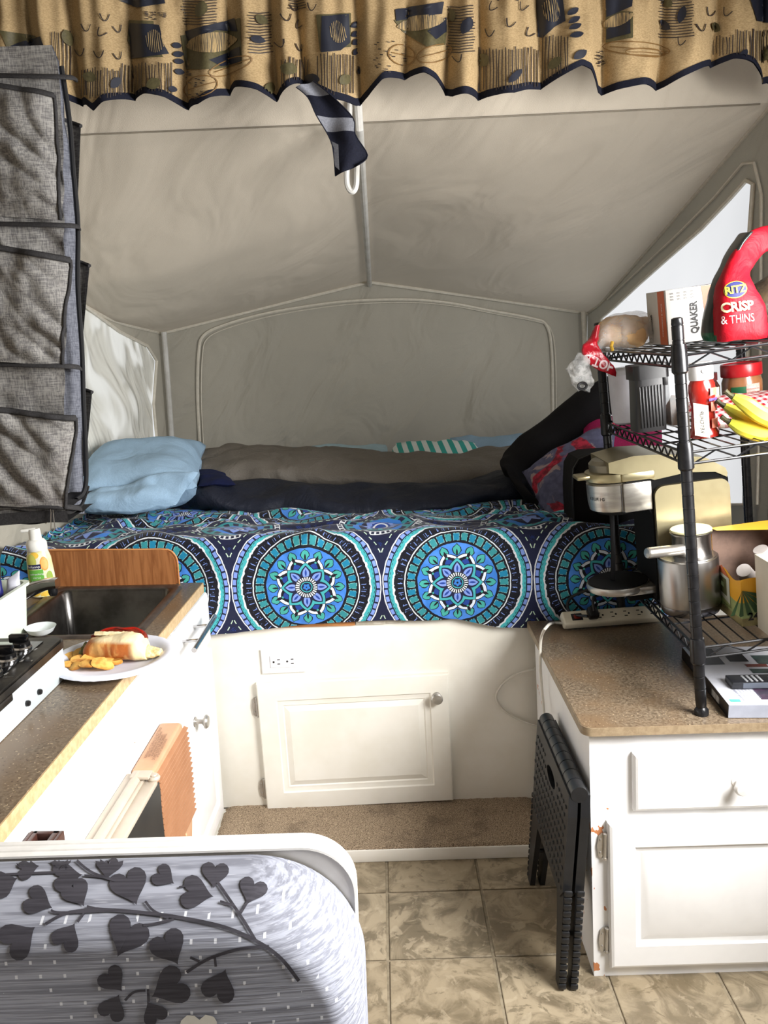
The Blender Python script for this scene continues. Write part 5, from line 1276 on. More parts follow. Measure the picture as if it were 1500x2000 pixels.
# top shelf
x0, x1, y0, y1, z0, z1 = .078, .205, .285, .415, S3, S3+.113
t = thing('cereal_bar_box', 'white carton with orange stripes and vertical black lettering on the top shelf', 'box', M=RK @ Matrix.Translation(((x0+x1)/2, (y0+y1)/2, z0)))
mb = MB(); mb.box(x0, x1, y0, y1, z0+.001, z1, .001, M=RK); mb.build('carton', mat('white_card', (208, 206, 202), (198, 196, 190), 10, .45), t)
M_or = mat('orange_print', (206, 104, 62), (196, 92, 52), 20, .45); mb = MB()
Lf = lambda y, z, d=.0006: R_(x0-d, y, z0+z); Ff = lambda x, z, d=.0006: R_(x0+x, y0-d, z0+z)
mb.add([Lf(.335, .001), Lf(.287, .001), Lf(.295, .112), Lf(.338, .112)], [(0, 1, 2, 3)]); mb.add([Ff(.082, .001), Ff(.127, .001), Ff(.127, .112), Ff(.074, .112)], [(0, 1, 2, 3)])
mb.add([R_(x0+.08, y0+.001, z1+.0006), R_(x1, y0+.001, z1+.0006), R_(x1, y1, z1+.0006), R_(x0+.08, y1, z1+.0006)], [(0, 1, 2, 3)]); mb.build('package_print', M_or, t)
mb = MB()
def tx(s, sz, o_, X, Y, b=0, cond=1):
    q = MB(); text(q, s, sz, o_, X, Y, bold=b, cond=cond); mb.add([RK @ v for v in q.v], q.f)
tx('QUAKER', .0205, (x0+.0565, y0-.0012, z0+.050), (0, 0, 1), (-1, 0, 0), .0008, .80)
tx('QUAKER', .013, (x0-.0012, .385, z0+.045), (0, 0, 1), (0, 1, 0), .0005, .8)
for k in range(4):
    for j in range(3): tx('50%', .0045, (x0+.012+.014*k, y0-.0012, z0+.104-.006*j), (1, 0, 0), (0, 0, 1))
mb.build('lettering', M_ink, t)
mb = MB(); tx('CINNAMON & SPICE', .0095, (x0-.0014, .312, z0+.052), (0, 0, 1), (0, 1, 0), 0, .8); mb.build('stripe_lettering', M_paper, t)

t = onr('cracker_bag', 'red and green snack bag with twisted top standing on the top shelf', 'bag', .16, .12, S3)
def bagmat():
    mt, p = newmat('red_foil'); setc(p, 'Base Color', cmix(smooth(enoise(coord('Object'), 9, 3), .3, .7), lin((174, 16, 34)), lin((146, 10, 26)))); p.inputs['Roughness'].default_value = .55; p.inputs['Specular IOR Level'].default_value = .22; bump(p, enoise(coord('Object'), 24, 4, .6, 1.2), .5, .006); return mt
M_red = bagmat(); M_green = mat('green_foil', (24, 92, 60), (30, 60, 48), 10, .3, bmp=.4, bscale=30, bdist=.005); M_dkg = mat('dark_foil', (44, 50, 48), (30, 34, 34), 20, .3)
rings = []
for (pl, prr, yc, hy) in (((1394, 668), (1492, 660), .10, .036), ((1393, 648), (1492, 645), .10, .040), ((1396, 600), (1488, 598), .10, .036), ((1402, 560), (1470, 560), .10, .026), ((1420, 515), (1462, 535), .11, .016), ((1440, 478), (1478, 510), .12, .012), ((1470, 448), (1500, 490), .13, .012), ((1510, 438), (1530, 490), .14, .014)):
    A_ = at(pl[0], pl[1], 1.52+yc); B_ = at(prr[0], prr[1], 1.52+yc); c = (A_+B_)/2; rings.append((c, (B_-A_)/2, Vector((0, -hy, 0))))
mb = MB(); loft(mb, rings, 36, 3.2, .0022, 30, 8, sub=8, mf=lambda v, u: 0 if .02 < u < .47 else (1 if v < .10 or u > .8 else 0)); bb = mb.bvh()
# dark gusset on the left side
bgm = mb.build('bag', [M_red, M_green], t, sharp=70)
rr2 = []
for (pl, w2, yc) in (((1378, 667), 16, .12), ((1372, 650), 20, .125), ((1378, 610), 18, .13), ((1392, 560), 12, .13), ((1408, 525), 9, .13), ((1428, 485), 7, .135), ((1450, 455), 7, .14)):
    A_ = at(pl[0], pl[1], 1.52+yc); B_ = at(pl[0]+w2*2, pl[1], 1.52+yc); rr2.append(((A_+B_)/2, (B_-A_)/2, Vector((0, -.028, 0))))
mb = MB(); loft(mb, rr2, 20, 2.4, .0015, 40, 9, mf=lambda v, u: 0 if v < .16 else 1); mb.build('side_gusset', [M_green, M_dkg], t, sharp=70)
mb = MB()
el = [(1436+21*cos(2*pi*i/28)*cos(-.2)-15*sin(2*pi*i/28)*sin(-.2), 566+21*cos(2*pi*i/28)*sin(-.2)+15*sin(2*pi*i/28)*cos(-.2)) for i in range(28)]
pr_star(mb, bb, [(1436+(x-1436)*1.1, 566+(y-566)*1.1) for x, y in el], 0, .0008, 5); pr_star(mb, bb, el, 1, .0014, 5)
text_px(mb, bb, 'RITZ', 20, 1436, 567, -.16, 0, .5, .95, .0034)
mb.build('emblem', [mat('emblem_yellow', (240, 214, 70)), mat('emblem_blue', (44, 46, 104))], bgm)
mb = MB(); text_px(mb, bb, 'CRISP', 25, 1440, 600, -.12, 0, .9, .95, .0040); text_px(mb, bb, '& THINS', 23, 1441, 624, -.10, 1, -.2, .72, .0040)
mb.build('lettering', [mat('cream_print', (226, 214, 170)), M_paper], bgm)
mb = MB(); soft(mb, at(1452, 640, 1.70), at(1560, 640, 1.70), at(1560, 500, 1.72), at(1470, 560, 1.72), .05, 20, seed=41, amp=.006, freq=18)
mb.build('snack_bag', mat('dark_brown_film', (52, 44, 38), (86, 72, 54), 30, .22, bmp=.5, bscale=40, bdist=.004), label='dark brown snack bag at the right end of the top shelf behind the red bag', cat='bag', sharp=80)

t = onr('bread_bag', 'clear bag of sandwich rolls with a red printed neck hanging over the shelf end', 'bread bag', -.01, .42, S3)
M_roll = mat('bread_crust', (196, 146, 92), (224, 190, 140), 16, .7, bmp=.2, bscale=50)
for px, py, Y, rx, rz, sd in ((1198, 655, 1.93, .040, .026, 1), (1232, 655, 1.92, .036, .028, 2), (1215, 634, 1.96, .05, .022, 3), (1248, 640, 1.97, .03, .025, 4)):
    c = at(px, py, Y); mb = MB(); loft(mb, [(c+Vector((-rx, 0, -.003)), Vector((0, .012, 0)), Vector((0, 0, rz*.4))), (c+Vector((-rx*.6, 0, 0)), Vector((0, .032, 0)), Vector((0, 0, rz*.9))), (c, Vector((0, .036, 0)), Vector((0, 0, rz))), (c+Vector((rx*.6, 0, 0)), Vector((0, .032, 0)), Vector((0, 0, rz*.9))), (c+Vector((rx, 0, 0)), Vector((0, .012, 0)), Vector((0, 0, rz*.4)))], 18, 2.3, .003, 30, sd)
    mb.build('roll', M_roll, t, sharp=80)
M_film = mat('clear_film', (240, 240, 238), (210, 210, 208), 30, .08, alpha=.34, bmp=.8, bscale=50, bdist=.006)
def pring(px, py, Y, hx, hz, hy, tiltx=0): return (at(px, py, Y), (at(px+hx, py+tiltx, Y)-at(px-hx, py-tiltx, Y))/2, Vector((0, hy, 0))+ (at(px, py-hz, Y)-at(px, py+hz, Y))*0)
def vring(px, py, Y, hz, hy): return (at(px, py, Y), (at(px, py-hz, Y)-at(px, py+hz, Y))/2, Vector((0, hy, 0)))
mb = MB(); loft(mb, [vring(1275, 645, 1.95, 20, .03), vring(1262, 648, 1.95, 38, .05), vring(1220, 650, 1.94, 40, .055), vring(1185, 655, 1.94, 34, .05), vring(1170, 664, 1.92, 20, .03), vring(1164, 676, 1.90, 8, .010)], 28, 2.3, .004, 30, 12); mb.build('clear_bag', M_film, t, sharp=80)
M_redp = mat('red_film', (176, 22, 40), (150, 14, 30), 30, .22, bmp=.6, bscale=60, bdist=.004)
mb = MB(); loft(mb, [vring(1166, 650, 1.885, 12, .012), vring(1158, 672, 1.88, 11, .014)], 16, 2, .003, 60, 1)
L = [pring(1166, 636, 1.88, 6, 0, .010), pring(1160, 660, 1.88, 10, 0, .012), pring(1152, 672, 1.87, 14, 0, .010), pring(1158, 690, 1.87, 24, 0, .007, 6), pring(1172, 712, 1.87, 31, 0, .005, 10), pring(1182, 728, 1.87, 20, 0, .003, 9)]
loft(mb, L, 24, 2, .004, 45, 14); rb = mb.bvh(); rt = mb.build('red_neck', M_redp, t, sharp=80, label='red printed plastic neck of the bag')
mb = MB(); text_px(mb, rb, 'HOT D', 24, 1170, 708, pi+.35, 0, .6, .85, .0018); mb.build('lettering', mat('pale_print', (222, 196, 200)), rt)
mb = MB(); mb.tube([at(1196, 668, 1.885), at(1194, 676, 1.88), at(1196, 684, 1.885)], .004, 8); mb.build('bag_tie', mat('yellow_tie', (210, 170, 60)), t)
mb = MB(); loft(mb, [pring(1140, 690, 1.875, 14, 0, .008), pring(1130, 708, 1.87, 20, 0, .014, -6), pring(1132, 730, 1.87, 24, 0, .016, 4), pring(1138, 750, 1.87, 20, 0, .014), pring(1142, 766, 1.87, 9, 0, .008)], 22, 2, .007, 50, 16)
mb.build('crumpled_end', mat('crinkled_clear_film', (214, 214, 212), (150, 152, 152), 60, .12, alpha=.5, bmp=1, bscale=90, bdist=.006), t, sharp=60)
mb = MB(); c = at(1137, 754, 1.852); mb.tube([c+Vector((.009*cos(a*pi/8), -.002, .007*sin(a*pi/8))) for a in range(16)], .003, 6, closed=True); mb.build('open_end_ring', M_black, t)

# ------------------------------------------------------------------ on the worktop
z0 = RZ+.0008
q1 = atz(1422, 1403, RZ); ang = -.06
BM = Matrix.Translation((q1.x, q1.y, z0)) @ Matrix.Rotation(ang, 4, 'Z')
t = thing('flat_box', 'flat white printed carton with black sides lying under the handset', 'box', M=BM)
BW, BD, BH = .26, .305, .027
mb = MB(); mb.box(0, BW, 0, BD, 0, BH, .0008, M=BM); mb.build('carton', mat('white_gloss_card', (206, 208, 216), (196, 198, 208), 6, .3), t)
mb = MB(); sd_ = lambda y, z, d=.0006: BM @ Vector((-d, y, z)); tp = lambda x, y, d=.0006: BM @ Vector((x, y, BH+d)); fn2 = lambda x, z, d=.0006: BM @ Vector((x, -d, z))
mb.add([sd_(0, .0005), sd_(BD, .0005), sd_(BD, BH-.0005), sd_(0, BH-.0005)], [(0, 1, 2, 3)], 0)
mb.add([fn2(0, .0005), fn2(BW, .0005), fn2(BW, BH-.0005), fn2(0, BH-.0005)], [(0, 1, 2, 3)], 1)
mb.add([sd_(.095, .005, .0010), sd_(.050, .005, .0010), sd_(.050, .019, .0010), sd_(.095, .019, .0010)], [(0, 1, 2, 3)], 2)
for (a, b, c, d, mi) in ((.012, .06, .20, .29, 0), (.075, .115, .215, .26, 0), (.13, .19, .20, .25, 3), (.10, .15, .15, .175, 3), (.10, .145, .185, .20, 4), (.16, .24, .16, .185, 0), (.07, .26, .022, .085, 5), (.008, .028, .012, .024, 6)): mb.add([tp(a, c), tp(b, c), tp(b, d), tp(a, d)], [(0, 1, 2, 3)], mi)
mb.build('package_print', [mat('black_card', (22, 22, 26), rough=.3), mat('grey_gloss_card', (150, 154, 166), rough=.3), mat('barcode_label', (190, 188, 186), (120, 118, 116), 300, .5, stretch=(1, 1, .01)), mat('photo_green', (60, 80, 78), (30, 40, 44), 40, .3), mat('photo_red', (120, 62, 54)), mat('photo_purple', (44, 38, 52), (80, 60, 80), 30, .3), mat('teal_badge', (90, 184, 158))], t)
mb = MB(); text(mb, 'performance desktop', .009, tp(.034, .055, .001), (0, -1, 0), (1, 0, 0))
for k in range(5): text(mb, 'up to eight hours of quiet use', .0045, tp(.042+.007*k, .055, .001), (0, -1, 0), (1, 0, 0))
text(mb, 'COMPANION', .009, sd_(.20, .012, .001), (0, -1, 0), (0, 0, 1)); mb.build('lettering', mat('grey_print', (128, 130, 150)), t)
RM = BM @ Matrix.Translation((.030, .068, BH+.0015)) @ Matrix.Rotation(.05, 4, 'Z')
t = thing('remote_control', 'black handset with rows of small silver buttons lying on the flat box', 'remote control', M=RM)
mb = MB(); mb.box(0, .17, 0, .040, 0, .014, .002); mb.build('body', mat('dark_grey_plastic', (40, 41, 46), (30, 31, 35), 20, .35), t, local=True)
mb = MB(); mb.box(.020, .168, -.0015, .003, .001, .0125, .001); mb.build('side_strip', mat('grey_blue_plastic', (92, 98, 110), rough=.35), t, local=True)
b0 = None
for i in range(4):
    for j in range(5):
        T = Matrix.Translation((.030+.010*i, .006+.006*j, .014))
        if b0 is None: mb = MB(); mb.lathe([(.0028, 0), (.0026, .0012), (0, .0014)], 10); b0 = mb.build('button', mat('silver_button', (176, 178, 182), rough=.3), t, local=True); b0.matrix_local = T
        else: copy_part(b0, t, T)
mb = MB(); mb.tube([(.092+.012*cos(a*pi/8), .02+.010*sin(a*pi/8), .0148) for a in range(16)], .002, 6, closed=True); mb.build('navigation_ring', bpy.data.materials['silver_button'], t, local=True)

# power strip
pa = atz(1098, 1213, RZ+.02); pb = atz(1284, 1199, RZ+.02); d = (pb-pa); d.z = 0; Ls = d.length; an = atan2(d.y, d.x)
PM = Matrix.Translation((pa.x, pa.y-.012, RZ+.0008)) @ Matrix.Rotation(an, 4, 'Z') @ Matrix.Rotation(radians(38), 4, 'X')
t = thing('power_strip', 'cream six outlet power strip with red rocker switch at the back of the right worktop', 'power strip', M=PM)
mb = MB(); mb.box(0, Ls+.006, 0, .040, 0, .024, .005, seg=3); ps = mb.build('housing', mat('cream_plastic', (226, 220, 200), (216, 210, 190), 8, .4), t, local=True)
mb = MB(); mb.box(.022, .050, .010, .030, .0235, .0245, .001); mb.build('switch_frame', M_black, t, local=True)
mb = MB(); mb.box(.028, .044, .014, .026, .024, .0265, .0015); mb.build('switch', mat('dark_red_switch', (120, 30, 22), rough=.3), t, local=True)
mb = MB()
for k in range(5):
    cx = .098+(Ls-.115)*k/4.0
    for dy in (-.0065, .0065): mb.box(cx-.0075, cx+.0005, .020+dy-.0011, .020+dy+.0011, .0238, .0246)
    mb.cyl((cx+.0055, .020, .0238), (cx+.0055, .020, .0246), .0026, n=10)
mb.build('slots', M_ink, ps, local=True)
mb = MB(); mb.box(.062, .088, .006, .036, .0245, .046, .005, M=PM); pk = PM @ Vector((.075, .02, .045))
mb.tube(spline([pk, pk+Vector((.0, .01, .03)), at(1172, 1160, 2.06), at(1158, 1150, 2.07), at(1118, 1165, 2.075), at(1108, 1185, 2.06), at(1120, 1200, 2.03), pk+Vector((-.02, -.02, -.006))], 6), .0038, 8)
mb.build('black_plug', M_black, label='black plug and cord in the left end of the power strip', cat='plug')
M_cord = mat('white_cord', (216, 212, 202), rough=.45)
mb = MB(); p0 = PM @ Vector((.002, .012, .012))
mb.tube(spline([p0, at(1080, 1217, 2.055), atx(1068, 1224, .362), atx(1057, 1246, .3585), atx(1055, 1290, .3585), atx(1058, 1340, .366), atx(1064, 1405, .368), atx(1067, 1450, .368)], 8), .0035, 8)
mb.build('white_cable', M_cord, label='white cord running down from the power strip beside the cabinet', cat='cable')
mb = MB(); mb.tube(spline([at(1056, 1308, 2.10), at(1040, 1308, 2.10), at(1010, 1316, 2.108), at(982, 1336, 2.112), at(969, 1362, 2.113), at(985, 1388, 2.112), at(1020, 1408, 2.110), at(1062, 1420, 2.10)], 8), .003, 8); mb.box(*[c for c in (lambda q: (q.x-.012, q.x+.006, q.y-.006, q.y+.006, q.z-.006, q.z+.006))(at(1053, 1308, 2.108))], .002)
mb.build('looped_cable', M_cord, label='white cord looping over the cream bunk panel from a small plug', cat='cord')

# ------------------------------------------------------------------ folding step stool
ST = Matrix.Translation((.352, 1.645, 0)) @ Matrix.Rotation(.012, 4, 'Z') @ Matrix.Rotation(-.02, 4, 'Y')
ST = Matrix.Translation((.340, 1.645, 0)) @ Matrix.Rotation(.045, 4, 'Y')
t = thing('step_stool', 'folded black plastic step stool leaning against the side of the right cabinet', 'step stool', M=ST)
M_st = mat('stool_plastic', (20, 21, 24), (26, 27, 30), 30, .42, bmp=.15, bscale=120)
for s in (-1, 1):
    x0 = -.021 if s < 0 else .003; x1 = x0+.018
    sh = [(-.170, .425), (.155, .425), (.160, .38), (.158, .215), (.142, .19), (-.150, .19), (-.172, .215), (-.176, .38)]
    hole = [(-.012+.042*cos(2*pi*i/20), .375+.017*sin(2*pi*i/20)) for i in range(20)]
    tr = tessellate_polygon([[Vector((a, b, 0)) for a, b in sh], [Vector((a, b, 0)) for a, b in hole]]); allp = sh+hole
    mb = MB()
    for xx in (x0, x1): mb.add([(xx, a, b) for a, b in allp], [tuple(q) for q in tr])
    for lp in (sh, hole):
        n = len(lp); mb.add([(xx, a, b) for xx in (x0, x1) for a, b in lp], [(i, (i+1) % n, n+(i+1) % n, n+i) for i in range(n)])
    pn = mb.build('top_panel', M_st, t, local=True, flat=True)
    mb = MB(); xs = x0-.0008 if s < 0 else x1+.0008
    for i in range(15):
        for j in range(9):
            y = -.155+.021*i+(.010 if j % 2 else 0); z = .215+.022*j
            if abs(y+.012) < .052 and abs(z-.375) < .026 or y > .15: continue
            mb.lathe([(.0058, 0), (.005, .0014), (0, .0016)], 8, (xs, y, z), (s, 0, 0), sy=.7)
    mb.build('grip_dots', M_st, pn, local=True, kind='stuff')
for k in range(9):
    y0 = -.172+.0365*k; mb = MB(); mb.cyl((-.001, y0, .426), (-.001, y0+.034, .426), .0165, n=20); mb.box(-.0165, .0145, y0+.001, y0+.033, .408, .427, .002); mb.build('hinge_knuckle', M_st, t, local=True)
for sx in (-1, 1):
    for e in (-1, 1):
        x0 = -.020 if sx < 0 else .004; x1 = x0+.016
        if e < 0: py = [(-.178, 0), (-.150, 0), (-.128, .12), (-.105, .21), (-.165, .24), (-.176, .12)]
        else: py = [(.150, 0), (.182, 0), (.176, .12), (.160, .24), (.095, .21), (.120, .12)]
        mb = MB(); mb.prism(py, lambda y, z, d: Vector((d, y, z)), x0+.002, x1-.002)
        lg = mb.build('leg', M_st, t, local=True, flat=True)
        mb = MB()
        for k in range(15):
            z = .004+.0150*k; yb = (-.180+.0*k if e < 0 else .178)
            mb.box(x0, x1, min(yb, yb+e*.006), max(yb, yb+e*.006), z, z+.0125, .003)
        mb.build('leg_rib', M_st, lg, local=True, kind='stuff')
mb = MB()
for e in (-1, 1): mb.cyl((-.018, e*.14, .10), (.018, e*.14, .10), .005, n=10)
mb.build('pivot_pin', M_black, t, local=True)
# ------------------------------------------------------------------ valance across the bunk opening
YV = 1.90
bot = [(-120, 178), (60, 184), (135, 200), (160, 205), (178, 221), (200, 206), (250, 190), (280, 188), (320, 196), (350, 208), (385, 208), (420, 192), (455, 172), (500, 182), (532, 194), (560, 178), (582, 164), (600, 166), (622, 184), (650, 200), (690, 205), (715, 190), (745, 163), (790, 150), (825, 150), (850, 160), (868, 178), (880, 190), (940, 190), (1000, 188), (1050, 172), (1100, 150), (1130, 136), (1150, 142), (1160, 160), (1168, 180), (1220, 176), (1300, 168), (1340, 150), (1385, 128), (1425, 120), (1460, 132), (1490, 158), (1520, 164), (1600, 170)]
creases = [60, 145, 250, 355, 440, 535, 590, 700, 790, 870, 935, 1060, 1182, 1290, 1395, 1500]
def vfold(px):
    for a, b in zip(creases, creases[1:]):
        if a <= px < b: return sin(pi*(px-a)/(b-a))**.7
    return .4
def val(u, v, off=0):
    px = -110+1700*u; zb_ = at(px, interp(bot, px), YV).z; X = at(px, 80, YV).x; zt = 2.03
    z = zt+(zb_-zt)*v; f = vfold(px+ (1-v)*14*sin(px*.013))
    y = YV+.020-.060*f*(.40+.60*v)-.006*(1-v)*sin(px*.16)-.004*noise.noise(Vector((px*.03, v*3, 0)))*4*.5-off
    return Vector((X, y, z))
mb = MB(); mb.grid(val, 420, 40); vb = mb.bvh()
def linen():
    mt, p = newmat('tan_linen'); v = coord('Object'); x, y, z = sep(v)
    c = cmix(smooth(enoise(comb(x, y, z*3), 220, 3), .3, .7), lin((176, 152, 114)), lin((150, 128, 94))); setc(p, 'Base Color', c); p.inputs['Roughness'].default_value = .9; p.inputs['Specular IOR Level'].default_value = .1
    bump(p, enoise(v, 500, 2), .3, .001); return mt
t = thing('valance', 'gathered tan valance printed with leaves and navy swatches hanging across the bunk opening', 'valance', (.0, YV, 1.9))
vc = mb.build('cloth', linen(), t, sharp=180)
mb = MB(); mb.grid(lambda u, v: val(u, 1-.055*(1-v)+.012, .0022), 420, 1)
mb.grid(lambda u, v: val(u, 1-.055*v+.012, -.0022), 420, 1)
M_hem = fabric('navy_hem', (24, 26, 40), (18, 20, 32)); mb.build('hem', M_hem, t, sharp=180, label='navy binding along the wavy lower edge')
PN, PO, PD, PL, PK = 0, 1, 2, 3, 4
mb = MB(); S = lambda poly, mi, off=.0025: pr_star(mb, vb, poly, mi, off, 6)
for poly in ([(250, 40), (300, 42), (310, 92), (318, 112), (262, 114), (248, 80)], [(352, 70), (400, 60), (470, 35), (474, 124), (420, 136), (362, 136)], [(768, 40), (845, 28), (872, 50), (868, 88), (835, 92), (785, 62)], [(1184, 20), (1236, 24), (1236, 74), (1184, 84)], [(618, 30), (684, 26), (684, 92), (626, 100)], [(0, 60), (70, 70), (90, 120), (20, 110)]): S(poly, PO, .0022)
for poly in ([(256, 46), (312, 50), (318, 85), (329, 106), (254, 116), (252, 80)], [(360, 62), (460, 36), (466, 62), (420, 60), (366, 86)], [(408, 118), (470, 92), (472, 122), (430, 130)], [(629, 33), (680, 28), (682, 84), (664, 100), (628, 103)], [(770, 20), (866, 4), (862, 28), (820, 34), (772, 42)], [(835, 62), (870, 34), (870, 62), (850, 78)], [(1046, -10), (1100, -10), (1106, 42), (1082, 54), (1062, 74), (1048, 72)], [(1184, -10), (1236, -10), (1234, 14), (1186, 34)], [(1186, 58), (1232, 24), (1232, 66), (1186, 78)], [(1462, -10), (1520, -10), (1520, 48), (1476, 42)], [(232, 2), (318, -10), (322, 8), (270, 16)], [(20, 90), (80, 72), (92, 108), (60, 112)]): S(poly, PN, .0030)
S(leaf2(415, 84, 104, 40, -.12), PL, .0036); S(leaf2(1208, 40, 64, 24, -.35), PL, .0036); S(leaf2(820, 46, 96, 30, -.15), PL, .0036)
def L_(pts, wd=2.2, mi=PK, off=.0034): pr_line(mb, vb, pts, wd, mi, off)
for cx, cy, L0, W0, an in ((300, 82, 60, 24, 1.1), (656, 64, 56, 26, 1.4), (1076, 22, 56, 30, 1.3)):
    for k in range(9):
        x = cx-14+3.6*k; h = 22*sqrt(max(.05, 1-((k-4)/4.6)**2)); L_([(x, cy-h), (x+4, cy+h)], 1.3, PL, .0040)
random.seed(5)
for x0, x1, y0, y1, st in ((162, 236, 132, 198, 5.2), (238, 336, 122, 190, 6), (552, 610, 110, 176, 6.5), (622, 694, 102, 192, 6), (934, 1050, 92, 186, 6), (1062, 1114, 66, 172, 6), (1396, 1436, 66, 116, 6), (1440, 1516, 56, 130, 6), (100, 138, 60, 160, 7)):
    x = x0
    while x < x1:
        w_ = random.uniform(-2, 2); L_([(x, y0+random.uniform(0, 8)), (x+w_, (y0+y1)/2), (x+w_*.4, y1-random.uniform(4, 12))], 1.9); x += st
for x0, x1, y0, y1, st in ((482, 532, 26, 104, 5.5), (354, 424, -8, 50, 5.5), (872, 926, 14, 104, 5.5), (1284, 1356, -4, 74, 5.5), (560, 600, -8, 20, 5)):
    y = y0
    while y < y1: L_([(x0+random.uniform(0, 5), y), ((x0+x1)/2, y+2), (x1-random.uniform(0, 6), y-2)], 1.9); y += st
for cx, cy, L0, W0, an, mi in ((343, 90, 20, 12, .1, 0), (346, 107, 22, 12, .0, 0), (347, 121, 20, 11, .1, 0), (348, 141, 20, 12, .2, 0), (335, 175, 18, 12, .2, 0), (178, 152, 28, 20, .3, 1), (224, 163, 26, 18, -.9, 0), (301, 165, 28, 22, -.5, 1), (502, 79, 30, 15, .2, 0), (509, 40, 26, 18, .6, 1), (394, 20, 32, 20, -1.3, 1), (692, 49, 22, 12, -.4, 0), (692, 67, 20, 12, -.4, 0), (692, 83, 16, 12, -.6, 0), (692, 102, 16, 10, -1, 0), (564, 136, 28, 24, .4, 1), (612, 155, 30, 20, .2, 0), (672, 157, 24, 20, -.7, 1), (700, 138, 18, 10, -1.2, 0), (524, 174, 26, 20, -1.2, 1), (1118, 24, 22, 12, -.7, 0), (1121, 41, 22, 11, -.6, 0), (1123, 54, 22, 11, -.4, 0), (1126, 70, 24, 12, -.2, 0), (1132, 108, 28, 16, -.6, 0), (1086, 124, 34, 18, -.7, 1), (945, 118, 28, 26, 1.0, 1), (1006, 150, 36, 14, -.8, 0), (911, 52, 34, 18, -1.2, 0), (883, 30, 28, 18, 1.2, 1), (1298, 50, 30, 18, .6, 0), (1333, 30, 36, 18, -1.2, 0), (1302, 4, 30, 20, .8, 1), (1398, 54, 26, 20, .5, 1), (1452, 108, 22, 12, -1.0, 0), (1496, 108, 26, 20, -1.0, 1), (130, 75, 34, 20, 1.2, 1)): S(leaf2(cx, cy, L0, W0, an), PO if mi else PN, .0046)
for x, y in ((170, 60), (205, 40), (196, 70), (232, 62), (160, 108), (196, 112), (232, 115), (560, 40), (575, 20), (610, 20), (552, 90), (580, 55), (585, 98), (960, 20), (1020, 20), (995, 52), (958, 70), (1030, 70), (975, 0), (1330, 88), (1370, 60), (1385, 30), (1420, 30), (898, 120), (1010, 0)):
    a_ = random.uniform(-.6, .6); c_ = cos(a_); s_ = sin(a_); bz = bez((-8, -14), (-3, 16), (9, -10), 7); L_([(x+p[0]*c_-p[1]*s_, y+p[0]*s_+p[1]*c_) for p in bz], 2)
for cx, cy, A, B, an in ((390, 170, 34, 20, -.3), (450, 130, 44, 14, -.35), (785, 108, 28, 20, .2), (850, 105, 36, 16, -.3), (1245, 96, 66, 13, .08), (1262, 104, 40, 8, .05)):
    L_([(cx+A*cos(q*pi/9)*cos(an)-B*sin(q*pi/9)*sin(an), cy+A*cos(q*pi/9)*sin(an)+B*sin(q*pi/9)*cos(an)) for q in range(19)], 2, 2)
    L_([(cx-A*.8*cos(an), cy-A*.8*sin(an)), (cx+A*cos(an), cy+A*sin(an))], 1.6, 2)
for x0, x1, y0, y1 in ((282, 320, 24, 40), (358, 400, 140, 200), (730, 790, 80, 145), (1160, 1180, 100, 130)):
    for _ in range(26):
        x = random.uniform(x0, x1); y = random.uniform(y0, y1); L_([(x, y), (x+5, y+.5)], 1.8)
mb.build('printed_pattern', [mat('navy_dye', (26, 30, 44)), mat('olive_dye', (86, 80, 52), (74, 68, 44), 200), mat('brown_dye', (118, 88, 48)), mat('pale_dye', (176, 150, 104), (70, 66, 60), 120, .9, stretch=(6, 1, .2)), mat('dark_dye', (50, 42, 40))], vc, sharp=180)
mb = MB(); mb.box(-1.0, 1.0, YV-.004, YV+.016, 2.02, 2.06); mb.build('curtain_track', M_pole, t)

# striped tie hanging from the valance
t = thing('fabric_tie', 'navy and grey striped fabric tie dangling below the valance in front of the bow', 'tie', tuple(at(660, 170, 1.88)))
pts = [((578, 170), (612, 158)), ((602, 192), (652, 192)), ((618, 226), (690, 232)), ((640, 262), (694, 262)), ((650, 290), (718, 302)), ((655, 344), (700, 322))]
Lp = []
for k, ((a, b), (c, d)) in enumerate(pts): Lp.append((at(a, b, 1.865+.01*(k % 2)), at(c, d, 1.860-.008*(k % 2))))
Ls_ = spline([p[0] for p in Lp], 8); Rs_ = spline([p[1] for p in Lp], 8); nn = len(Ls_)
mb = MB(); bands = [(0, .16, 1), (.16, .40, 0), (.40, .56, 1), (.56, 1.01, 0)]
def mfb(u, v):
    for a, b, c in bands:
        if a <= v+.001 < b: return c
    return 0
def tf(u, v):
    k = v*(nn-1); i = min(int(k), nn-2); f = k-i; A_ = Ls_[i].lerp(Ls_[i+1], f); B_ = Rs_[i].lerp(Rs_[i+1], f); return A_.lerp(B_, u)+Vector((0, -.006*sin(pi*u*2+v*6), 0))
mb.grid(tf, 12, 60, mf=mfb); nb = len(mb.v); mb.grid(lambda u, v: tf(u, v)+Vector((0, .003, 0)), 12, 60, mf=mfb)
mb.build('ribbon', [M_hem, fabric('grey_stripe', (128, 130, 138), (112, 114, 122))], t, sharp=180)
mb = MB(); a, b = tf(0, .60), tf(.12, 1.0); mb.add([tf(.02, .70)+Vector((0, -.002, 0)), tf(.20, .74)+Vector((0, -.002, 0)), tf(.18, .96)+Vector((0, -.002, 0)), tf(.02, .92)+Vector((0, -.002, 0))], [(0, 1, 2, 3)]); mb.build('fold_stripe', bpy.data.materials['grey_stripe'], t)
mb = MB(); mb.tube([tf(0, k/20) for k in range(21)], .0012, 5); mb.tube([tf(1, k/20) for k in range(21)], .0012, 5); mb.build('stitched_edge', M_hem, t)

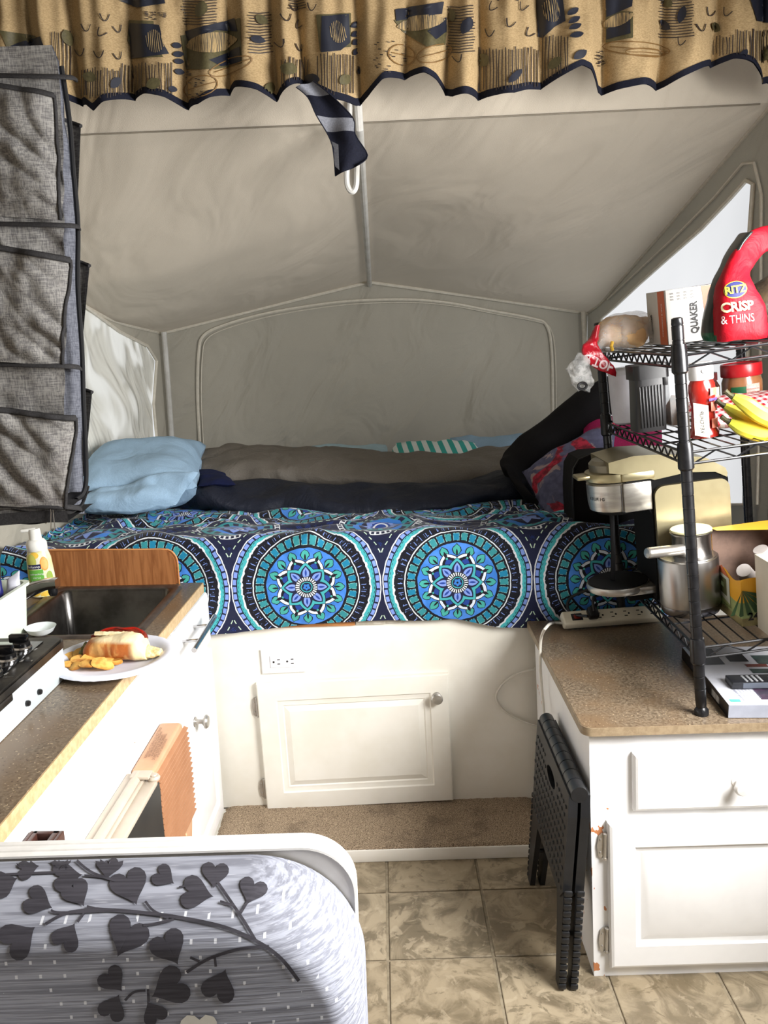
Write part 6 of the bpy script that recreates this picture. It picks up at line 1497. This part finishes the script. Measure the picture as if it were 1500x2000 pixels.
# ------------------------------------------------------------------ hanging organizer
YO = 1.42; YO2 = 1.535
def heather(name, c1, c2):
    mt, p = newmat(name); v = coord('Object'); x, y, z = sep(v)
    a = enoise(comb(x*520, y*520, z*60), 1, 2, .6); b = enoise(comb(x*60, y*60, z*600), 1, 2, .6)
    c = cmix(smooth((a+b)*.5, .38, .62), lin(c1), lin(c2)); c = cmix(smooth(enoise(comb(x*1, y, z*.6), 8, 3), .58, .75)*.30, c, lin((88, 70, 68))); setc(p, 'Base Color', c); p.inputs['Roughness'].default_value = .95; p.inputs['Specular IOR Level'].default_value = .1
    bump(p, (a+b), .35, .001); return mt
M_hea = heather('grey_heather', (92, 90, 90), (134, 132, 128)); M_lin = heather('pale_lining', (78, 80, 88), (104, 106, 114)); M_trim = fabric('charcoal_trim', (48, 47, 48), (38, 37, 38)); M_cordb = mat('black_trim', (22, 22, 24), rough=.6)
t = thing('hanging_organizer', 'grey heathered cloth organizer with side pockets hanging over the left galley', 'organizer', tuple(at(60, 1020, 1.48)))
XL = -.86
edge = [(90, 100), (120, 112), (200, 118), (300, 121), (430, 122), (500, 122), (600, 124), (715, 126), (815, 124), (900, 124), (1000, 128)]
def ex(py): return interp(edge, py)
yt, yb_ = 88, 1003
def side(u, v, Y=YO, amp=1, dx=0):
    py = yt+(yb_-yt)*v; R = at(ex(py)+dx, py+22*0, Y); X = XL+(R.x-XL)*u; P = Vector((X, Y, R.z))
    n1 = noise.noise(Vector((X*9, 5, P.z*6)))*.014+noise.noise(Vector((X*26, 5, P.z*20)))*.008+abs(noise.noise(Vector((X*16+P.z*12, 2, P.z*9))))*.018
    return P+Vector((0, n1*amp*sin(pi*min(1, max(0, .02+v)))-0.0, 0))
def fdx(v): return interp([(0, 2), (.16, 8), (.38, 26), (.66, 34), (1, 38)], v)
mb = MB(); mb.grid(lambda u, v: side(u, v), 70, 120); mb.build('side_panel', M_hea, t, sharp=180)
mb = MB(); mb.grid(lambda u, v: side(u, v, YO2, .8, fdx(v)), 40, 60); mb.build('back_side_panel', M_lin, t, sharp=180)
mb = MB(); mb.grid(lambda u, v: Vector((XL, YO+(YO2-YO)*u, at(0, yt+(yb_-yt)*v, YO).z)), 4, 20); mb.build('back_panel', M_hea, t)
# lining seen in the open side, between the two panels
mb = MB()
mb.grid(lambda u, v: (side(1, v)*(1-u)+side(1, v, YO2, .8, fdx(v))*u)+Vector((-.035*sin(pi*u)-.002, 0, 0)), 14, 100); mb.build('inner_lining', M_lin, t, sharp=180)
def zrow(py0, py1, Y, x0, x1): pass
for k, py in enumerate((150, 440, 715, 990)):
    a = at(-60, py-12, YO-.004); b = at(ex(py)+2, py, YO-.006); c = at(ex(py)+32, py+6, YO2-.02)
    mb = MB(); mb.tube(spline([Vector((XL, YO-.004, b.z+.01)), (Vector((XL, YO-.004, b.z+.01))+b)/2+Vector((0, 0, .003)), b, c], 8), .0052, 8, r2=.0025)
    if k: mb.add([b+Vector((-.10, 0, .003)), b+Vector((0, 0, .003)), c+Vector((0, 0, .003)), c+Vector((-.12, .0, .003))], [(0, 1, 2, 3)])
    mb.build('shelf_trim', M_trim, t, sharp=180)
def pocket(py0, py1, xr0, xr1, Y, bulge, seed, nm='pocket', xl=-40, sag=14, y_slope=22):
    mb = MB()
    def fn(u, v):
        p0 = at(xl+(xr0-xl)*u, py0+y_slope*u, Y); p1 = at(xl+(xr1-xl)*u, py1+10*u, Y); P = p0.lerp(p1, v)
        h = bulge*(sin(pi*min(1, u*1.02))**.5)*(1-v*.75)
        n1 = noise.noise(Vector((P.x*14, seed, P.z*11)))*.010+noise.noise(Vector((P.x*36, seed, P.z*30)))*.006+abs(noise.noise(Vector((P.x*20+P.z*16, seed, P.z*12))))*.014
        return Vector((P.x, Y-h-n1*min(1, u*8)*min(1, (1-v)*6+.2), P.z))
    mb.grid(fn, 50, 60); pk_ = mb.build(nm, M_hea, t, sharp=180)
    mb = MB(); mb.tube([fn(i/30, 0) for i in range(31)], .0055, 6, r2=.002); mb.tube([fn(1, i/30) for i in range(31)], .003, 6, r2=.002); mb.build('pocket_trim', M_trim, pk_, sharp=180)
pocket(166, 420, 108, 118, YO-.006, .012, 1); pocket(478, 704, 138, 122, YO-.008, .024, 2, sag=20, y_slope=30); pocket(790, 984, 152, 128, YO-.008, .026, 3, y_slope=26)
def bpocket(py0, py1, x0, x1a, x1b):
    mb = MB(); fn = lambda u, v: (lambda P: P)(at(x0+((x1a+(x1b-x1a)*v)-x0)*u, py0+(py1-py0)*v+14*u*(1-v), YO2+.012+.01*sin(pi*u)))
    mb.grid(fn, 8, 30); k = mb.build('far_pocket', M_hea, t, sharp=180); mb = MB(); mb.tube([fn(i/8, 0) for i in range(9)], .0035, 6); mb.build('pocket_trim', M_trim, k)
bpocket(232, 440, 120, 158, 150); bpocket(505, 700, 140, 175, 158); bpocket(752, 930, 140, 180, 165)
mb = MB(); mb.tube(spline([at(120, 130, YO2-.03), at(136, 240, YO2-.03), at(143, 330, YO2-.03), at(152, 440, YO2-.03), at(152, 560, YO2-.03), at(160, 680, YO2-.03), at(163, 780, YO2-.03), at(168, 940, YO2-.03), at(150, 975, YO2-.05)], 8), .0038, 8, r2=.0055); mb.build('edge_cord', M_cordb, t)
mb = MB()
b1 = at(-40, 985, YO); 
mb.grid(lambda u, v: Vector((XL+(at(134-4*v+10*0, 998, YO).x-XL)*u+.010*v*u, YO-.004+(YO2-YO)*v, at(100, 1000, YO).z+.004+.006*noise.noise(Vector((u*8, v*4, 1)))+.012*v)), 30, 8)
mb.grid(lambda u, v: Vector((XL+(at(132, 1020, YO).x-XL)*u+.010*v*u, YO-.006+(YO2-YO)*v, at(100, 1020, YO).z+.004*noise.noise(Vector((u*8, v*4, 1)))+.010*v)), 30, 8)
mb.grid(lambda u, v: Vector((XL+(at(134, 1000, YO).x-XL)*u, YO-.006, at(100, 998+23*v, YO).z+.002*sin(u*9))), 30, 3)
mb.build('bottom_panel', M_trim, t, sharp=180)
mb = MB(); a = at(128, 998, YO); b = at(160, 985, YO2-.03); c = at(170, 940, YO2-.03)
mb.tube(spline([a, at(140, 1000, YO+.02), b, at(172, 950, YO2-.03)], 8), .0045, 8, r2=.003); mb.build('corner_trim', M_cordb, t)
mb = MB(); q = at(100, 1000, YO-.012); mb.tube([q, q+Vector((-.004, 0, -.03)), q+Vector((-.001, 0, -.034)), q+Vector((.003, 0, -.03)), q+Vector((.004, 0, .004)), q+Vector((0, 0, .008)), q], .0009, 6); mb.build('safety_pin', M_chrome, t)
mb = MB()
for y in (YO+.01, YO2-.01):
    for x in (-.80, -.64): mb.box(x-.012, x+.012, y-.001, y+.001, at(0, 95, YO).z-.01, 2.059)
mb.build('hanging_strap', M_trim, t)
mb = MB(); mb.box(-1.0, -.44, 1.83, 1.86, 2.008, 2.028, .003); mb.build('trim_9', mat('roof_edge_trim', (190, 190, 186), rough=.4), kind='structure')
